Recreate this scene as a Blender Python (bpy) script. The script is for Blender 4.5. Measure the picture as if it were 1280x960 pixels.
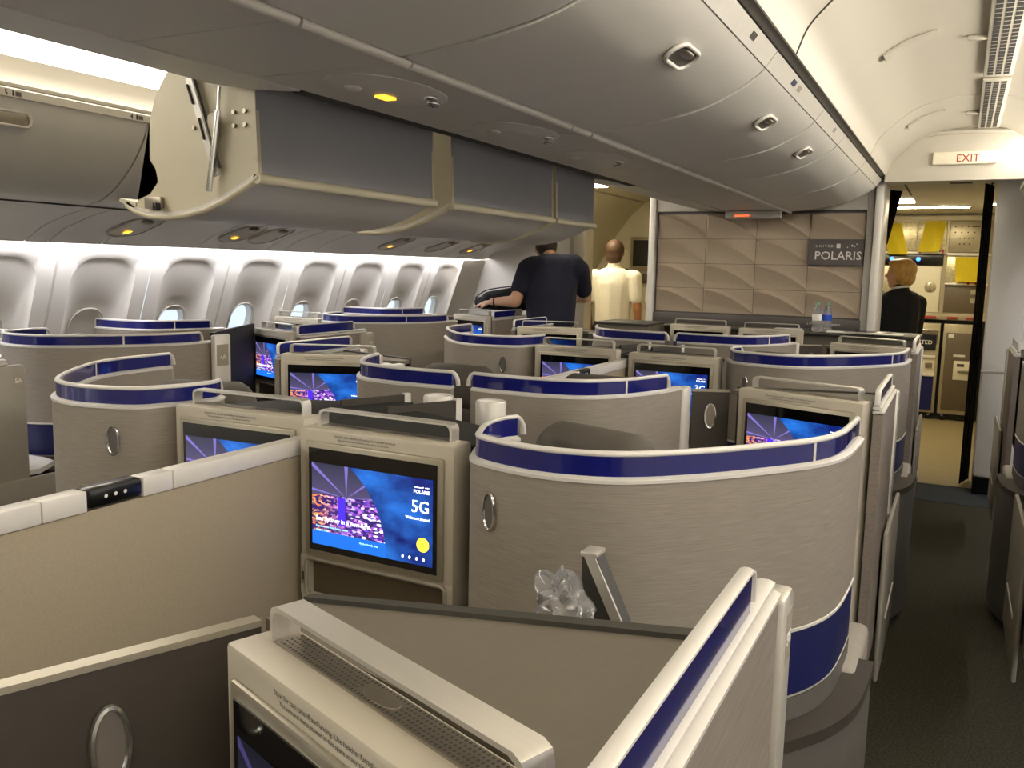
import bpy, bmesh, math, random
from mathutils import Vector, Matrix
random.seed(7)
for o in list(bpy.data.objects):
    bpy.data.objects.remove(o)
SC = bpy.context.scene
C = SC.collection

# ------------------------------------------------------------------ camera
YAW, PITCH, ROLL, FPX = 0.46723, 0.13067, 0.02092, 1097.36
cam = bpy.data.cameras.new('camera')
cam.sensor_width = 36.0
cam.lens = FPX / 1280 * 36.0
cam.clip_start = 0.02
camo = bpy.data.objects.new('camera', cam)
C.objects.link(camo)
fw = Vector((-math.sin(YAW)*math.cos(PITCH), math.cos(YAW)*math.cos(PITCH), -math.sin(PITCH)))
rt = Vector((math.cos(YAW), math.sin(YAW), 0)); up = rt.cross(fw)
r2 = rt*math.cos(ROLL) + up*math.sin(ROLL); u2 = -rt*math.sin(ROLL) + up*math.cos(ROLL)
camo.matrix_world = Matrix(((r2.x, u2.x, -fw.x, 0), (r2.y, u2.y, -fw.y, 0), (r2.z, u2.z, -fw.z, 1.5), (0, 0, 0, 1)))
SC.camera = camo

# ------------------------------------------------------------------ world, exposure
w = bpy.data.worlds.new('world'); SC.world = w; w.use_nodes = True
bg = w.node_tree.nodes['Background']
bg.inputs[0].default_value = (0.80, 0.90, 1.0, 1); bg.inputs[1].default_value = 0.62
SC.view_settings.view_transform = 'Standard'
SC.view_settings.look = 'None'
SC.view_settings.gamma = 1.0
SC.view_settings.use_curve_mapping = False
SC.view_settings.exposure = 1.0
COVE = 7.0      # cove light strips above both aisles
SIDE = 11.0      # wash light above the windows
GALLEY = 26.0    # warm galley lamps

# ------------------------------------------------------------------ materials
def lin(c):
    return tuple(((v/255)/12.92 if v/255 <= .04045 else ((v/255+.055)/1.055)**2.4) for v in c)
M = {}
def mat(name, rgb, rough=.5, metal=0.0, noise=0.05, scale=30.0, stretch=(1, 1, 1), bump=0.0, spec=.5, emit=None, es=0, trans=0, coat=0):
    m = bpy.data.materials.new(name); m.use_nodes = True
    nt = m.node_tree; b = nt.nodes['Principled BSDF']
    c = lin(rgb)
    b.inputs['Roughness'].default_value = rough
    b.inputs['Metallic'].default_value = metal
    b.inputs['Specular IOR Level'].default_value = spec
    b.inputs['Transmission Weight'].default_value = trans
    b.inputs['Coat Weight'].default_value = coat
    tc = nt.nodes.new('ShaderNodeTexCoord'); mp = nt.nodes.new('ShaderNodeMapping')
    mp.inputs['Scale'].default_value = stretch
    no = nt.nodes.new('ShaderNodeTexNoise'); no.inputs['Scale'].default_value = scale
    no.inputs['Detail'].default_value = 3
    cr = nt.nodes.new('ShaderNodeMix'); cr.data_type = 'RGBA'
    lo = tuple(max(0, v*(1-noise*2)) for v in c); hi = tuple(min(1, v*(1+noise*2)) for v in c)
    cr.inputs[6].default_value = (*lo, 1); cr.inputs[7].default_value = (*hi, 1)
    L = nt.links.new
    L(tc.outputs['Object'], mp.inputs['Vector']); L(mp.outputs['Vector'], no.inputs['Vector'])
    L(no.outputs['Fac'], cr.inputs[0]); L(cr.outputs[2], b.inputs['Base Color'])
    if bump:
        bu = nt.nodes.new('ShaderNodeBump'); bu.inputs['Strength'].default_value = bump; bu.inputs['Distance'].default_value = .004
        L(no.outputs['Fac'], bu.inputs['Height']); L(bu.outputs['Normal'], b.inputs['Normal'])
    if emit:
        b.inputs['Emission Color'].default_value = (*lin(emit), 1); b.inputs['Emission Strength'].default_value = es
    M[name] = m
    return m
mat('shell', (148, 139, 127), .55, .15, .18, 6, (3, 3, 120), .12)
mat('aisle_fabric', (134, 124, 114), .6, .1, .16, 6, (14, 2, 40), .10)
mat('divider_cloth', (160, 148, 126), .75, 0, .05, 160, (1, 1, 1), .15)
mat('blue', (21, 25, 102), .12, .0, .05, 40, coat=.6)
mat('navy_panel', (12, 22, 80), .4, 0, .06, 60)
mat('rail', (214, 210, 202), .35, .1, .03, 40)
mat('silver', (208, 203, 192), .34, .55, .04, 8, (2, 60, 2))
mat('cream', (186, 178, 160), .42, 0, .02, 20)
mat('cream_dark', (164, 156, 140), .4, .1, .02, 20)
mat('bezel', (170, 162, 144), .35, .55, .03, 15)
mat('dark', (58, 52, 44), .55, 0, .06, 60, bump=.05)
mat('darker', (34, 32, 29), .75, 0, .06, 60)
mat('black', (10, 10, 11), .25, 0, .02, 30)
mat('glass_black', (6, 6, 8), .06, 0, .0, 30, coat=.3)
mat('counter', (104, 97, 84), .62, 0, .04, 90, bump=.04)
mat('counter_rim', (62, 60, 54), .5, 0, .04, 60)
mat('cushion', (82, 76, 68), .7, 0, .06, 50, bump=.12)
mat('grey_base', (98, 94, 88), .5, .1, .05, 40)
mat('armrest', (158, 152, 140), .5, 0, .04, 40)
mat('carpet', (62, 59, 48), .95, 0, .6, 120, bump=.5, spec=.1)
mat('carpet_edge', (66, 70, 72), .95, 0, .3, 260, bump=.5, spec=.1)
mat('vinyl', (138, 124, 90), .4, 0, .06, 14)
mat('bin', (222, 219, 212), .42, 0, .02, 8)
mat('psu', (212, 208, 201), .45, 0, .02, 8)
mat('ceiling', (196, 190, 176), .5, 0, .015, 5)
mat('bin_inside', (150, 150, 153), .55, 0, .02, 8)
mat('bin_end', (206, 198, 172), .5, 0, .02, 8)
mat('wall', (226, 222, 214), .5, 0, .015, 5)
mat('wall_grey', (196, 190, 178), .5, 0, .02, 5)
mat('seam', (58, 55, 50), .7)
mat('chrome', (215, 215, 212), .15, .95, .02, 8)
mat('steel', (150, 142, 128), .35, .7, .05, 30)
mat('tile', (164, 148, 128), .65, 0, .04, 60, bump=.06)
mat('bulk_frame', (176, 170, 160), .5, .1, .07, 8, (30, 2, 2))
mat('bulk_dark', (84, 78, 76), .5, 0, .05, 40)
mat('galley_wall', (208, 201, 178), .45, 0, .03, 12)
mat('galley_steel', (168, 158, 132), .35, .4, .05, 20)
mat('galley_brown', (92, 80, 62), .5, 0, .06, 30)
mat('paper', (238, 218, 40), .7, 0, .03, 20)
mat('foil', (206, 196, 160), .3, .4, .3, 40, bump=.6)
mat('red', (150, 30, 30), .5, 0, .1, 30)
mat('curtain', (18, 18, 26), .9, 0, .1, 40)
mat('skin', (206, 160, 132), .55, 0, .05, 30)
mat('skin_brown', (96, 60, 42), .55, 0, .05, 30)
mat('skin_tan', (176, 122, 84), .55, 0, .05, 30)
mat('shirt_navy', (20, 22, 42), .85, 0, .12, 20, bump=.3)
mat('shirt_white', (238, 234, 222), .8, 0, .04, 14, bump=.25)
mat('trousers_khaki', (196, 178, 146), .85, 0, .06, 30)
mat('trousers_dark', (22, 22, 28), .85, 0, .08, 30)
mat('coat_black', (12, 12, 14), .85, 0, .1, 30)
mat('hair_brown', (70, 48, 30), .6, 0, .25, 60, (1, 1, 4))
mat('hair_dark', (36, 24, 18), .6, 0, .25, 60)
mat('hair_blond', (196, 150, 74), .5, 0, .3, 50, (1, 1, .4))
mat('bag_black', (16, 16, 17), .8, 0, .2, 60, bump=.3)
mat('plastic_clear', (235, 235, 235), .08, 0, 0, 30, trans=.85)
mat('label_blue', (30, 80, 190), .4)
mat('cap_green', (120, 160, 140), .5)
mat('ink', (70, 66, 58), .8)
mat('ink_light', (214, 210, 204), .6)
mat('white_plastic', (232, 230, 224), .4)
mat('led_white', (255, 255, 255), .5, emit=(255, 246, 230), es=COVE)
mat('led_side', (255, 255, 255), .5, emit=(246, 245, 252), es=SIDE)
mat('led_warm', (255, 240, 200), .5, emit=(255, 238, 200), es=GALLEY)
mat('lamp_amber', (255, 190, 60), .5, emit=(255, 186, 50), es=1.3)
mat('lamp_orange', (255, 120, 60), .5, emit=(255, 110, 50), es=.9)
mat('lamp_blue', (60, 120, 255), .5, emit=(50, 110, 255), es=2.5)
mat('txt_white', (255, 255, 255), .5, emit=(245, 245, 255), es=1.0)
mat('txt_cyan', (160, 210, 255), .5, emit=(150, 205, 255), es=.8)
mat('btn_yellow', (250, 214, 60), .5, emit=(250, 214, 60), es=.9)
mat('exit_red', (170, 40, 36), .5)
mat('exit_plate', (232, 224, 200), .5, emit=(255, 240, 205), es=.08)

def display_material(name, strength):
    m = bpy.data.materials.new(name); m.use_nodes = True
    nt = m.node_tree; N = nt.nodes; L = nt.links.new
    b = N['Principled BSDF']; b.inputs['Base Color'].default_value = (0, 0, 0, 1); b.inputs['Roughness'].default_value = .15
    tc = N.new('ShaderNodeTexCoord'); sx = N.new('ShaderNodeSeparateXYZ'); L(tc.outputs['UV'], sx.inputs[0])
    U, V = sx.outputs[0], sx.outputs[1]
    def mth(op, a, bb=0.0, cl=False):
        n = N.new('ShaderNodeMath'); n.operation = op; n.use_clamp = cl
        for i, v in enumerate((a, bb)):
            if isinstance(v, (int, float)): n.inputs[i].default_value = v
            else: L(v, n.inputs[i])
        return n.outputs[0]
    def rng(v, a, bb):
        n = N.new('ShaderNodeMapRange'); L(v, n.inputs[0]); n.inputs[1].default_value = a; n.inputs[2].default_value = bb
        return n.outputs[0]
    def mix(f, a, bb):
        n = N.new('ShaderNodeMix'); n.data_type = 'RGBA'
        if isinstance(f, (int, float)): n.inputs[0].default_value = f
        else: L(f, n.inputs[0])
        for i, v in ((6, a), (7, bb)):
            if isinstance(v, tuple): n.inputs[i].default_value = (*lin(v), 1)
            else: L(v, n.inputs[i])
        return n.outputs[2]
    def noise(scale, det=3, vec=None):
        n = N.new('ShaderNodeTexNoise'); n.inputs['Scale'].default_value = scale; n.inputs['Detail'].default_value = det
        L(vec if vec else tc.outputs['UV'], n.inputs['Vector']); return n.outputs['Fac']
    # right: blue night sky with nebula and stars
    neb = rng(noise(2.6, 5), .38, .72)
    sky = mix(neb, (12, 22, 84), (38, 112, 206))
    sky = mix(rng(U, .55, 1.0), sky, mix(.55, (14, 24, 96), sky))
    vo = N.new('ShaderNodeTexVoronoi'); vo.inputs['Scale'].default_value = 16; L(tc.outputs['UV'], vo.inputs['Vector'])
    star = mth('LESS_THAN', vo.outputs['Distance'], .035)
    sky = mix(star, sky, (170, 200, 255))
    # left: night city under searchlights
    e1 = mth('POWER', mth('DIVIDE', U, .63), 2.0); e2 = mth('POWER', mth('DIVIDE', V, 1.16), 2.0)
    inside = mth('LESS_THAN', mth('ADD', e1, e2), 1.0)
    dusk = mix(rng(V, .55, 1.0), (74, 66, 100), (40, 42, 58))
    bx = mth('SUBTRACT', U, .30); by = mth('SUBTRACT', V, .62)
    ang = mth('ARCTAN2', by, bx)
    beam = mth('GREATER_THAN', mth('SINE', mth('MULTIPLY', ang, 9.0)), .93)
    beam = mth('MULTIPLY', beam, mth('GREATER_THAN', V, .62))
    dusk = mix(mth('MULTIPLY', beam, .45), dusk, (140, 124, 220))
    mp = N.new('ShaderNodeMapping'); mp.inputs['Scale'].default_value = (13, 17, 1); L(tc.outputs['UV'], mp.inputs[0])
    v2 = N.new('ShaderNodeTexVoronoi'); v2.inputs['Scale'].default_value = 2.6; L(mp.outputs[0], v2.inputs['Vector'])
    v3 = N.new('ShaderNodeTexVoronoi'); v3.inputs['Scale'].default_value = 1.1; L(mp.outputs[0], v3.inputs['Vector'])
    hs = N.new('ShaderNodeSeparateColor'); L(v2.outputs['Color'], hs.inputs[0])
    lit = rng(hs.outputs[0], .35, 1.0)
    violet = mix(hs.outputs[1], (84, 50, 190), (214, 130, 240))
    orange = mix(hs.outputs[1], (214, 90, 24), (255, 196, 90))
    hue = mix(rng(U, .06, .26), orange, violet)
    city = mix(lit, (44, 30, 92), hue)
    pale = mth('MULTIPLY', mth('GREATER_THAN', hs.outputs[2], .82), rng(U, .2, .5))
    city = mix(pale, city, (226, 214, 236))
    edge = mth('ADD', .54, mth('MULTIPLY', noise(7, 2), .16))
    iscity = mth('LESS_THAN', V, edge)
    tower = mth('MULTIPLY', mth('LESS_THAN', mth('ABSOLUTE', mth('SUBTRACT', U, .26)), .03), mth('LESS_THAN', mth('ABSOLUTE', mth('SUBTRACT', V, .45)), .17))
    left = mix(iscity, dusk, city)
    left = mix(tower, left, (66, 40, 200))
    left = mix(mth('LESS_THAN', V, .17), left, (26, 96, 190))
    col = mix(inside, sky, left)
    L(col, b.inputs['Emission Color']); b.inputs['Emission Strength'].default_value = strength
    M[name] = m
def pane_material(name, tint, rough):
    m = bpy.data.materials.new(name); m.use_nodes = True; nt = m.node_tree
    for n in list(nt.nodes): nt.nodes.remove(n)
    o = nt.nodes.new('ShaderNodeOutputMaterial'); tr = nt.nodes.new('ShaderNodeBsdfTransparent'); gl = nt.nodes.new('ShaderNodeBsdfGlossy'); mx_ = nt.nodes.new('ShaderNodeMixShader')
    no = nt.nodes.new('ShaderNodeTexNoise'); no.inputs['Scale'].default_value = 9; mr = nt.nodes.new('ShaderNodeMapRange'); mr.inputs[3].default_value = .04; mr.inputs[4].default_value = .09
    tr.inputs[0].default_value = (*tint, 1); gl.inputs['Roughness'].default_value = rough
    nt.links.new(no.outputs['Fac'], mr.inputs[0]); nt.links.new(mr.outputs[0], mx_.inputs[0]); nt.links.new(tr.outputs[0], mx_.inputs[1]); nt.links.new(gl.outputs[0], mx_.inputs[2]); nt.links.new(mx_.outputs[0], o.inputs[0])
    M[name] = m
pane_material('window_pane', (.93, .96, 1), .05)
display_material('display', .95)
display_material('display_dim', .22)

# ------------------------------------------------------------------ mesh helpers
def new_obj(name, me, m=None, smooth=None):
    o = bpy.data.objects.new(name, me); C.objects.link(o)
    if m: me.materials.append(M[m])
    if smooth:
        me.shade_smooth()
        if smooth < 3.1:
            me.set_sharp_from_angle(angle=smooth)
    return o
def tag(o, label, cat, group=None):
    o['label'] = label; o['category'] = cat
    if group: o['group'] = group
    return o
def thing(name, label, cat, loc=(0, 0, 0), group=None, rz=0.0):
    o = bpy.data.objects.new(name, None); C.objects.link(o); o.location = loc; o.rotation_euler = (0, 0, rz)
    o.empty_display_size = .05
    return tag(o, label, cat, group)
def fin(bm, name, m, parent=None, smooth=None, origin=None, label=None):
    bmesh.ops.recalc_face_normals(bm, faces=bm.faces[:])
    me = bpy.data.meshes.new(name); bm.to_mesh(me); bm.free()
    if parent and origin is None:
        p = parent; off = Vector((0, 0, 0))
        while p: off += Vector(p.location); p = p.parent
        # parents with rotation use local coords; world-built parts are shifted here
        if not parent.get('_local'):
            me.transform(Matrix.Translation(-off))
    o = new_obj(name, me, m, smooth)
    if parent: o.parent = parent
    if label: o['label'] = label
    return o
def struct(o):
    o['kind'] = 'structure'; return o
def bx(bm, x0, x1, y0, y1, z0, z1, bev=0.0, seg=2):
    r = bmesh.ops.create_cube(bm, size=1)
    vs = r['verts']
    for v in vs:
        v.co = Vector(((x0+x1)/2+v.co.x*(x1-x0), (y0+y1)/2+v.co.y*(y1-y0), (z0+z1)/2+v.co.z*(z1-z0)))
    if bev:
        es = list({e for v in vs for e in v.link_edges})
        bmesh.ops.bevel(bm, geom=es, offset=bev, segments=seg, affect='EDGES', profile=.5)
def boxo(name, m, parent, x0, x1, y0, y1, z0, z1, bev=0.0, seg=2, smooth=.6, label=None):
    bm = bmesh.new(); bx(bm, x0, x1, y0, y1, z0, z1, bev, seg)
    return fin(bm, name, m, parent, smooth if bev else None, label=label)
def catmull(pts, n=6):
    P = [Vector(p) for p in pts]
    P = [P[0]*2-P[1]] + P + [P[-1]*2-P[-2]]
    out = []
    for i in range(1, len(P)-2):
        a, b, c, d = P[i-1:i+3]
        for k in range(n):
            t = k/n
            out.append(.5*((2*b)+(c-a)*t+(2*a-5*b+4*c-d)*t*t+(3*b-a-3*c+d)*t**3))
    out.append(P[-2])
    return out
def offset_plan(pts, d):
    out = []
    for i, p in enumerate(pts):
        a = pts[max(0, i-1)]; b = pts[min(len(pts)-1, i+1)]
        t = Vector((b.x-a.x, b.y-a.y)); t.normalize()
        out.append(Vector((p.x-t.y*d, p.y+t.x*d)))
    return out
def wall_plan(bm, pts, z0, z1, th, shift=0.0):
    """solid wall standing on a plan polyline"""
    pts = [Vector((p[0], p[1])) for p in pts]
    a = offset_plan(pts, shift+th/2); b = offset_plan(pts, shift-th/2)
    rows = []
    for i in range(len(pts)):
        rows.append([bm.verts.new((q.x, q.y, z)) for q, z in ((a[i], z0), (b[i], z0), (b[i], z1), (a[i], z1))])
    for i in range(len(pts)-1):
        for k in range(4):
            bm.faces.new((rows[i][k], rows[i][(k+1) % 4], rows[i+1][(k+1) % 4], rows[i+1][k]))
    bm.faces.new(rows[0]); bm.faces.new(rows[-1][::-1])
def sweep(bm, path, w, h, n=8, closed=False):
    """rounded section (w across, h upright) swept along a 3-D path"""
    P = [Vector(p) for p in path]; rows = []
    N = len(P); prev = None
    for i, p in enumerate(P):
        if closed: a, b = P[(i-1) % N], P[(i+1) % N]
        else: a, b = P[max(0, i-1)], P[min(N-1, i+1)]
        t = (b-a).normalized()
        if prev is None:
            s = t.cross(Vector((0, 0, 1)))
            if s.length < .2: s = t.cross(Vector((0, 1, 0)))
        else:
            s = prev - t*prev.dot(t)
        s.normalize(); prev = s; u = s.cross(t)
        rows.append([bm.verts.new(p+s*(w/2*math.cos(2*math.pi*k/n+math.pi/n))+u*(h/2*math.sin(2*math.pi*k/n+math.pi/n))) for k in range(n)])
    for i in range(N if closed else N-1):
        r, q = rows[i], rows[(i+1) % N]
        for k in range(n):
            bm.faces.new((r[k], r[(k+1) % n], q[(k+1) % n], q[k]))
    if not closed:
        bm.faces.new(rows[0]); bm.faces.new(rows[-1][::-1])
def extrude_y(bm, prof, y0, y1, closed=False, th=0.0):
    """profile in (x, z) extruded along y; th gives a sheet thickness along its normal"""
    pts = [Vector(p) for p in prof]
    if th:
        pts = pts + offset_plan(pts, th)[::-1]; closed = True
    A = [bm.verts.new((p.x, y0, p.y)) for p in pts]; B = [bm.verts.new((p.x, y1, p.y)) for p in pts]
    n = len(pts)
    for i in range(n if closed else n-1):
        j = (i+1) % n
        bm.faces.new((A[i], A[j], B[j], B[i]))
    if closed:
        bm.faces.new(A); bm.faces.new(B[::-1])
def poly_prism(bm, pts, z0, z1):
    A = [bm.verts.new((p[0], p[1], z0)) for p in pts]; B = [bm.verts.new((p[0], p[1], z1)) for p in pts]
    n = len(pts)
    for i in range(n):
        bm.faces.new((A[i], A[(i+1) % n], B[(i+1) % n], B[i]))
    bm.faces.new(A[::-1]); bm.faces.new(B)
def ellip(bm, c, r, rot=None, sub=2):
    res = bmesh.ops.create_icosphere(bm, subdivisions=sub, radius=1)
    mt = Matrix.Translation(c) @ (rot.to_4x4() if rot else Matrix()) @ Matrix.Diagonal((*r, 1))
    bmesh.ops.transform(bm, matrix=mt, verts=res['verts'])
    return res['verts']
def cyl(bm, p0, p1, r0, r1=None, n=14):
    p0, p1 = Vector(p0), Vector(p1); r1 = r0 if r1 is None else r1
    d = p1-p0
    q = d.to_track_quat('Z', 'Y').to_matrix().to_4x4()
    bmesh.ops.create_cone(bm, cap_ends=True, segments=n, radius1=r0, radius2=r1, depth=d.length, matrix=Matrix.Translation((p0+p1)/2) @ q)
def lathe(bm, c, prof, n=16):
    rows = []
    for r, z in prof:
        rows.append([bm.verts.new((c[0]+r*math.cos(2*math.pi*k/n), c[1]+r*math.sin(2*math.pi*k/n), c[2]+z)) for k in range(n)])
    for i in range(len(rows)-1):
        for k in range(n):
            bm.faces.new((rows[i][k], rows[i][(k+1) % n], rows[i+1][(k+1) % n], rows[i+1][k]))
    bm.faces.new(rows[0][::-1]); bm.faces.new(rows[-1])
def rrect(w, h, r, n=5):
    out = []
    for cx, cy, a0 in ((w/2-r, h/2-r, 0), (-w/2+r, h/2-r, 90), (-w/2+r, -h/2+r, 180), (w/2-r, -h/2+r, 270)):
        for k in range(n+1):
            a = math.radians(a0+90*k/n); out.append((cx+r*math.cos(a), cy+r*math.sin(a)))
    return out
_tc = {}
def text_mesh(body, size, align='LEFT', ext=0.0004):
    key = (body, size, align)
    if key not in _tc:
        cu = bpy.data.curves.new('t', 'FONT'); cu.body = body; cu.size = size; cu.align_x = align; cu.extrude = ext; cu.resolution_u = 2; cu.offset = size*.004
        o = bpy.data.objects.new('t', cu); C.objects.link(o)
        dg = bpy.context.evaluated_depsgraph_get(); me = bpy.data.meshes.new_from_object(o.evaluated_get(dg))
        bpy.data.objects.remove(o); bpy.data.curves.remove(cu)
        me.materials.clear(); _tc[key] = me
    return _tc[key]
def text_join(items):
    """items: (body, size, align, matrix) -> one bmesh"""
    bm = bmesh.new()
    for body, size, al, mt in items:
        me = text_mesh(body, size, al).copy(); me.transform(mt); bm.from_mesh(me); bpy.data.meshes.remove(me)
    return bm
FRONT = Matrix.Rotation(math.pi/2, 4, 'X')     # text upright facing -Y

# ================================================================== SETTING
XC = -1.355           # cabin centre
FWD = 6.6             # bulkhead plane
# floor
bm = bmesh.new(); bx(bm, -4.6, 2.1, -3.2, 7.0, -.06, 0)
FLOOR = struct(fin(bm, 'floor', 'carpet'))
bm = bmesh.new(); bx(bm, -4.6, 2.1, 7.0, 11.0, -.06, -.002)
fl2 = fin(bm, 'vinyl_floor', 'vinyl', FLOOR)
bm = bmesh.new(); bx(bm, -.3, .6, 6.45, 6.99, 0, .004)
fin(bm, 'carpet_strip', 'carpet_edge', FLOOR)

# ceiling over the aisles, centre stowage box top
ceil_prof = [(-.50, 2.165), (-.47, 2.24), (-.417, 2.30), (-.35, 2.36), (-.267, 2.41), (-.17, 2.44), (-.08, 2.454), (.05, 2.455), (.14, 2.445), (.21, 2.425), (.27, 2.395), (.305, 2.375)]
bm = bmesh.new(); extrude_y(bm, [(p[0], p[1]) for p in catmull([(*p, 0) for p in ceil_prof], 3)], -3.2, 6.5, th=.02)
CEIL = struct(fin(bm, 'ceiling', 'ceiling', smooth=.8))
bm = bmesh.new(); extrude_y(bm, [(2*XC-p[0], p[1]) for p in catmull([(*p, 0) for p in ceil_prof], 3)][::-1], -3.2, 7.2, th=.02)
fin(bm, 'aisle_panel', 'ceiling', CEIL, smooth=.8)
bm = bmesh.new(); bx(bm, -4.6, 2.1, -3.2, 11.0, 2.56, 2.62)
fin(bm, 'roof_panel', 'wall_grey', CEIL)
# raised seams, grab bumps and vents on the right aisle ceiling
def ceil_z(x):
    for a, b in zip(ceil_prof, ceil_prof[1:]):
        if a[0] <= x <= b[0]:
            return a[1]+(b[1]-a[1])*(x-a[0])/(b[0]-a[0])
    return 2.2
for y, m_, sz in ((2.86, 'seam', .008), (5.35, 'ceiling', .022)):
    bm = bmesh.new()
    sweep(bm, [(p[0], y, p[1]-.001) for p in catmull([(*p, 0) for p in ceil_prof], 3)], sz, .008, 6)
    fin(bm, 'seam_strip', m_, CEIL, smooth=.8)
for y0 in (3.55, 5.35):
    bm = bmesh.new()
    sweep(bm, [(x, y0+.35, ceil_z(x)-.006) for x in (-.34, -.315, -.29, -.265, -.24, -.215, -.19, -.165, -.15)], .10, .026, 8)
    fin(bm, 'grab_bump', 'ceiling', CEIL, smooth=.8)
    boxo('clip', 'ceiling', CEIL, -.05, .03, y0+.5, y0+.53, 2.438, 2.456, .005)
for j, y0 in enumerate((1.7, 3.3, 4.9)):
    bm = bmesh.new(); bx(bm, .02, .14, y0, y0+1.5, 2.436, 2.452, .004)
    vent = fin(bm, 'vent', 'ceiling', CEIL, smooth=.6)
    bm = bmesh.new()
    for k in range(24):
        for s in range(3):
            bx(bm, .035+s*.033, .058+s*.033, y0+.03+k*.06, y0+.075+k*.06, 2.4345, 2.438)
    g = fin(bm, 'vent_slots', 'darker', CEIL); g['kind'] = 'stuff'

# cove lamps above the outboard bins on each aisle
def cove(name, fx, y1, label):
    t = thing(name, label, 'light', (fx(.36), 2, 2.2))
    def ex(nm, m_, prof, th):
        p = [(fx(x), z) for x, z in prof]
        if fx(1) < fx(0): p = p[::-1]
        bm = bmesh.new(); extrude_y(bm, p, -3.0, y1, th=th); fin(bm, nm, m_, t, smooth=.8)
    ex('diffuser', 'led_white', [(.312, 2.372), (.335, 2.345), (.352, 2.300), (.359, 2.255), (.360, 2.215)], .01)
    ex('cove_panel', 'ceiling', [(.360, 2.213), (.355, 2.17), (.342, 2.135), (.322, 2.112)], .02)
cove('cove_light', lambda x: x, 6.44, 'long white cove light over the right aisle beside the ceiling vents')
cove('cove_light', lambda x: 2*XC-x, 7.1, 'long white cove light above the left closed bins')

# -------------------------------------------------------- centre overhead bins
DOOR = [(-1.094, 1.941), (-1.04, 1.945), (-.988, 1.951), (-.92, 1.959), (-.858, 1.969), (-.79, 1.982), (-.734, 1.997), (-.695, 2.012), (-.663, 2.028), (-.632, 2.043), (-.606, 2.060), (-.58, 2.078), (-.560, 2.097)]
MID = -1.324
def bin_unit(y0, y1, label, side=1, handle=True, group=None, idx=0):
    fx = (lambda x: x) if side == 1 else (lambda x: 2*MID-x)
    t = thing('overhead_bin', label, 'overhead bin', (fx(-.85), (y0+y1)/2, 1.95), group)
    prof = [(fx(x), z) for x, z in DOOR]
    if side == -1: prof = prof[::-1]
    bm = bmesh.new(); extrude_y(bm, prof, y0+.006, y1-.006, th=.02)
    fin(bm, 'door', 'bin', t, smooth=.5)
    # moulded pale lip along both ends
    bm = bmesh.new()
    sweep(bm, [(fx(x), y0+.012, z-.002) for x, z in DOOR[3:]], .02, .008, 6)
    fin(bm, 'edge_lip', 'bin', t, smooth=1)
    # placard strip along the aisle
    bm = bmesh.new()
    q = [(fx(-.557), 2.099), (fx(-.548), 2.112), (fx(-.526), 2.142), (fx(-.532), 2.150), (fx(-.566), 2.104)]
    if side == -1: q = q[::-1]
    extrude_y(bm, q, y0+.004, y1-.004, closed=True)
    st = fin(bm, 'placard_strip', 'rail', t)
    # body above
    bm = bmesh.new()
    bx(bm, min(fx(-1.09), fx(-.57)), max(fx(-1.09), fx(-.57)), y0+.004, y1-.004, 2.125, 2.5)
    fin(bm, 'bin_body', 'bin', t)
    if handle:
        yc = (y0+y1)/2+.02
        c = Vector((fx(-.655), yc, 2.028))
        d = Vector((fx(-.60)-fx(-.70), 0, 2.063-2.005)).normalized(); yv = Vector((0, 1, 0)); nrm = d.cross(yv)
        if nrm.z > 0: nrm = -nrm
        pts = rrect(.062, .15, .03, 6)
        bm = bmesh.new(); sweep(bm, [c+d*a+yv*b+nrm*.004 for a, b in pts], .012, .012, 8, closed=True)
        h = fin(bm, 'handle', 'rail', t, smooth=1)
        bm = bmesh.new()
        f = [bm.verts.new(c+d*a+yv*b+nrm*.003) for a, b in rrect(.056, .144, .027, 6)]; bm.faces.new(f)
        fin(bm, 'recess', 'grey_base', h, origin=0); bpy.data.objects[h.children[0].name].data.transform(Matrix.Translation(-Vector(t.location)))
        bm = bmesh.new(); ellip(bm, c+nrm*.002+d*.008, (.02, .055, .006), None, 2)
        k = fin(bm, 'paddle', 'steel', h, origin=0, smooth=1); k.data.transform(Matrix.Translation(-Vector(t.location)))
    return t
ys = [-1.2, -.35, .58, 1.62, 2.71, 3.70, 4.40, 5.40, 6.5]
names = ['behind the camera', 'overhead at the very top', 'with its curved seam at the top of the picture', 'with the nearest visible handle', 'second handle along the aisle', 'third handle along the aisle', 'fourth in line, without a visible handle', 'last before the quilted front wall']
for i in range(1, 8):
    bin_unit(ys[i], ys[i+1], 'closed grey centre overhead bin, ' + names[i], 1, i < 6, 'centre overhead bins')
bin_unit(-.6, 1.84, 'closed centre overhead bin on the left aisle side beside the open ones', -1, False)
# small icons on placards
for y, m_, dy, lb in ((2.42, 'ink', .05, 'small printed row placard near the top edge of the picture'), (3.05, 'navy_panel', .06, 'small dark blue row placard on the bin strip'), (3.16, 'cream_dark', .05, 'small beige tab beside the blue row placard'), (4.1, 'cream_dark', .05, 'small beige tab further along the bin strip')):
    bm = bmesh.new()
    a_, b_ = Vector((-.5445, 0, 2.1168)), Vector((-.5335, 0, 2.1318)); n_ = Vector((.806, 0, -.591))
    vs = [bm.verts.new(v+n_*e+Vector((0, yy, 0))) for e in (.0002, .0012) for v, yy in ((a_, y), (b_, y), (b_, y+dy), (a_, y+dy))]
    for fc in ((0, 1, 2, 3), (4, 7, 6, 5), (0, 4, 5, 1), (1, 5, 6, 2), (2, 6, 7, 3), (3, 7, 4, 0)): bm.faces.new([vs[i] for i in fc])
    tag(fin(bm, 'row_placard', m_), lb, 'placard')
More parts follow.
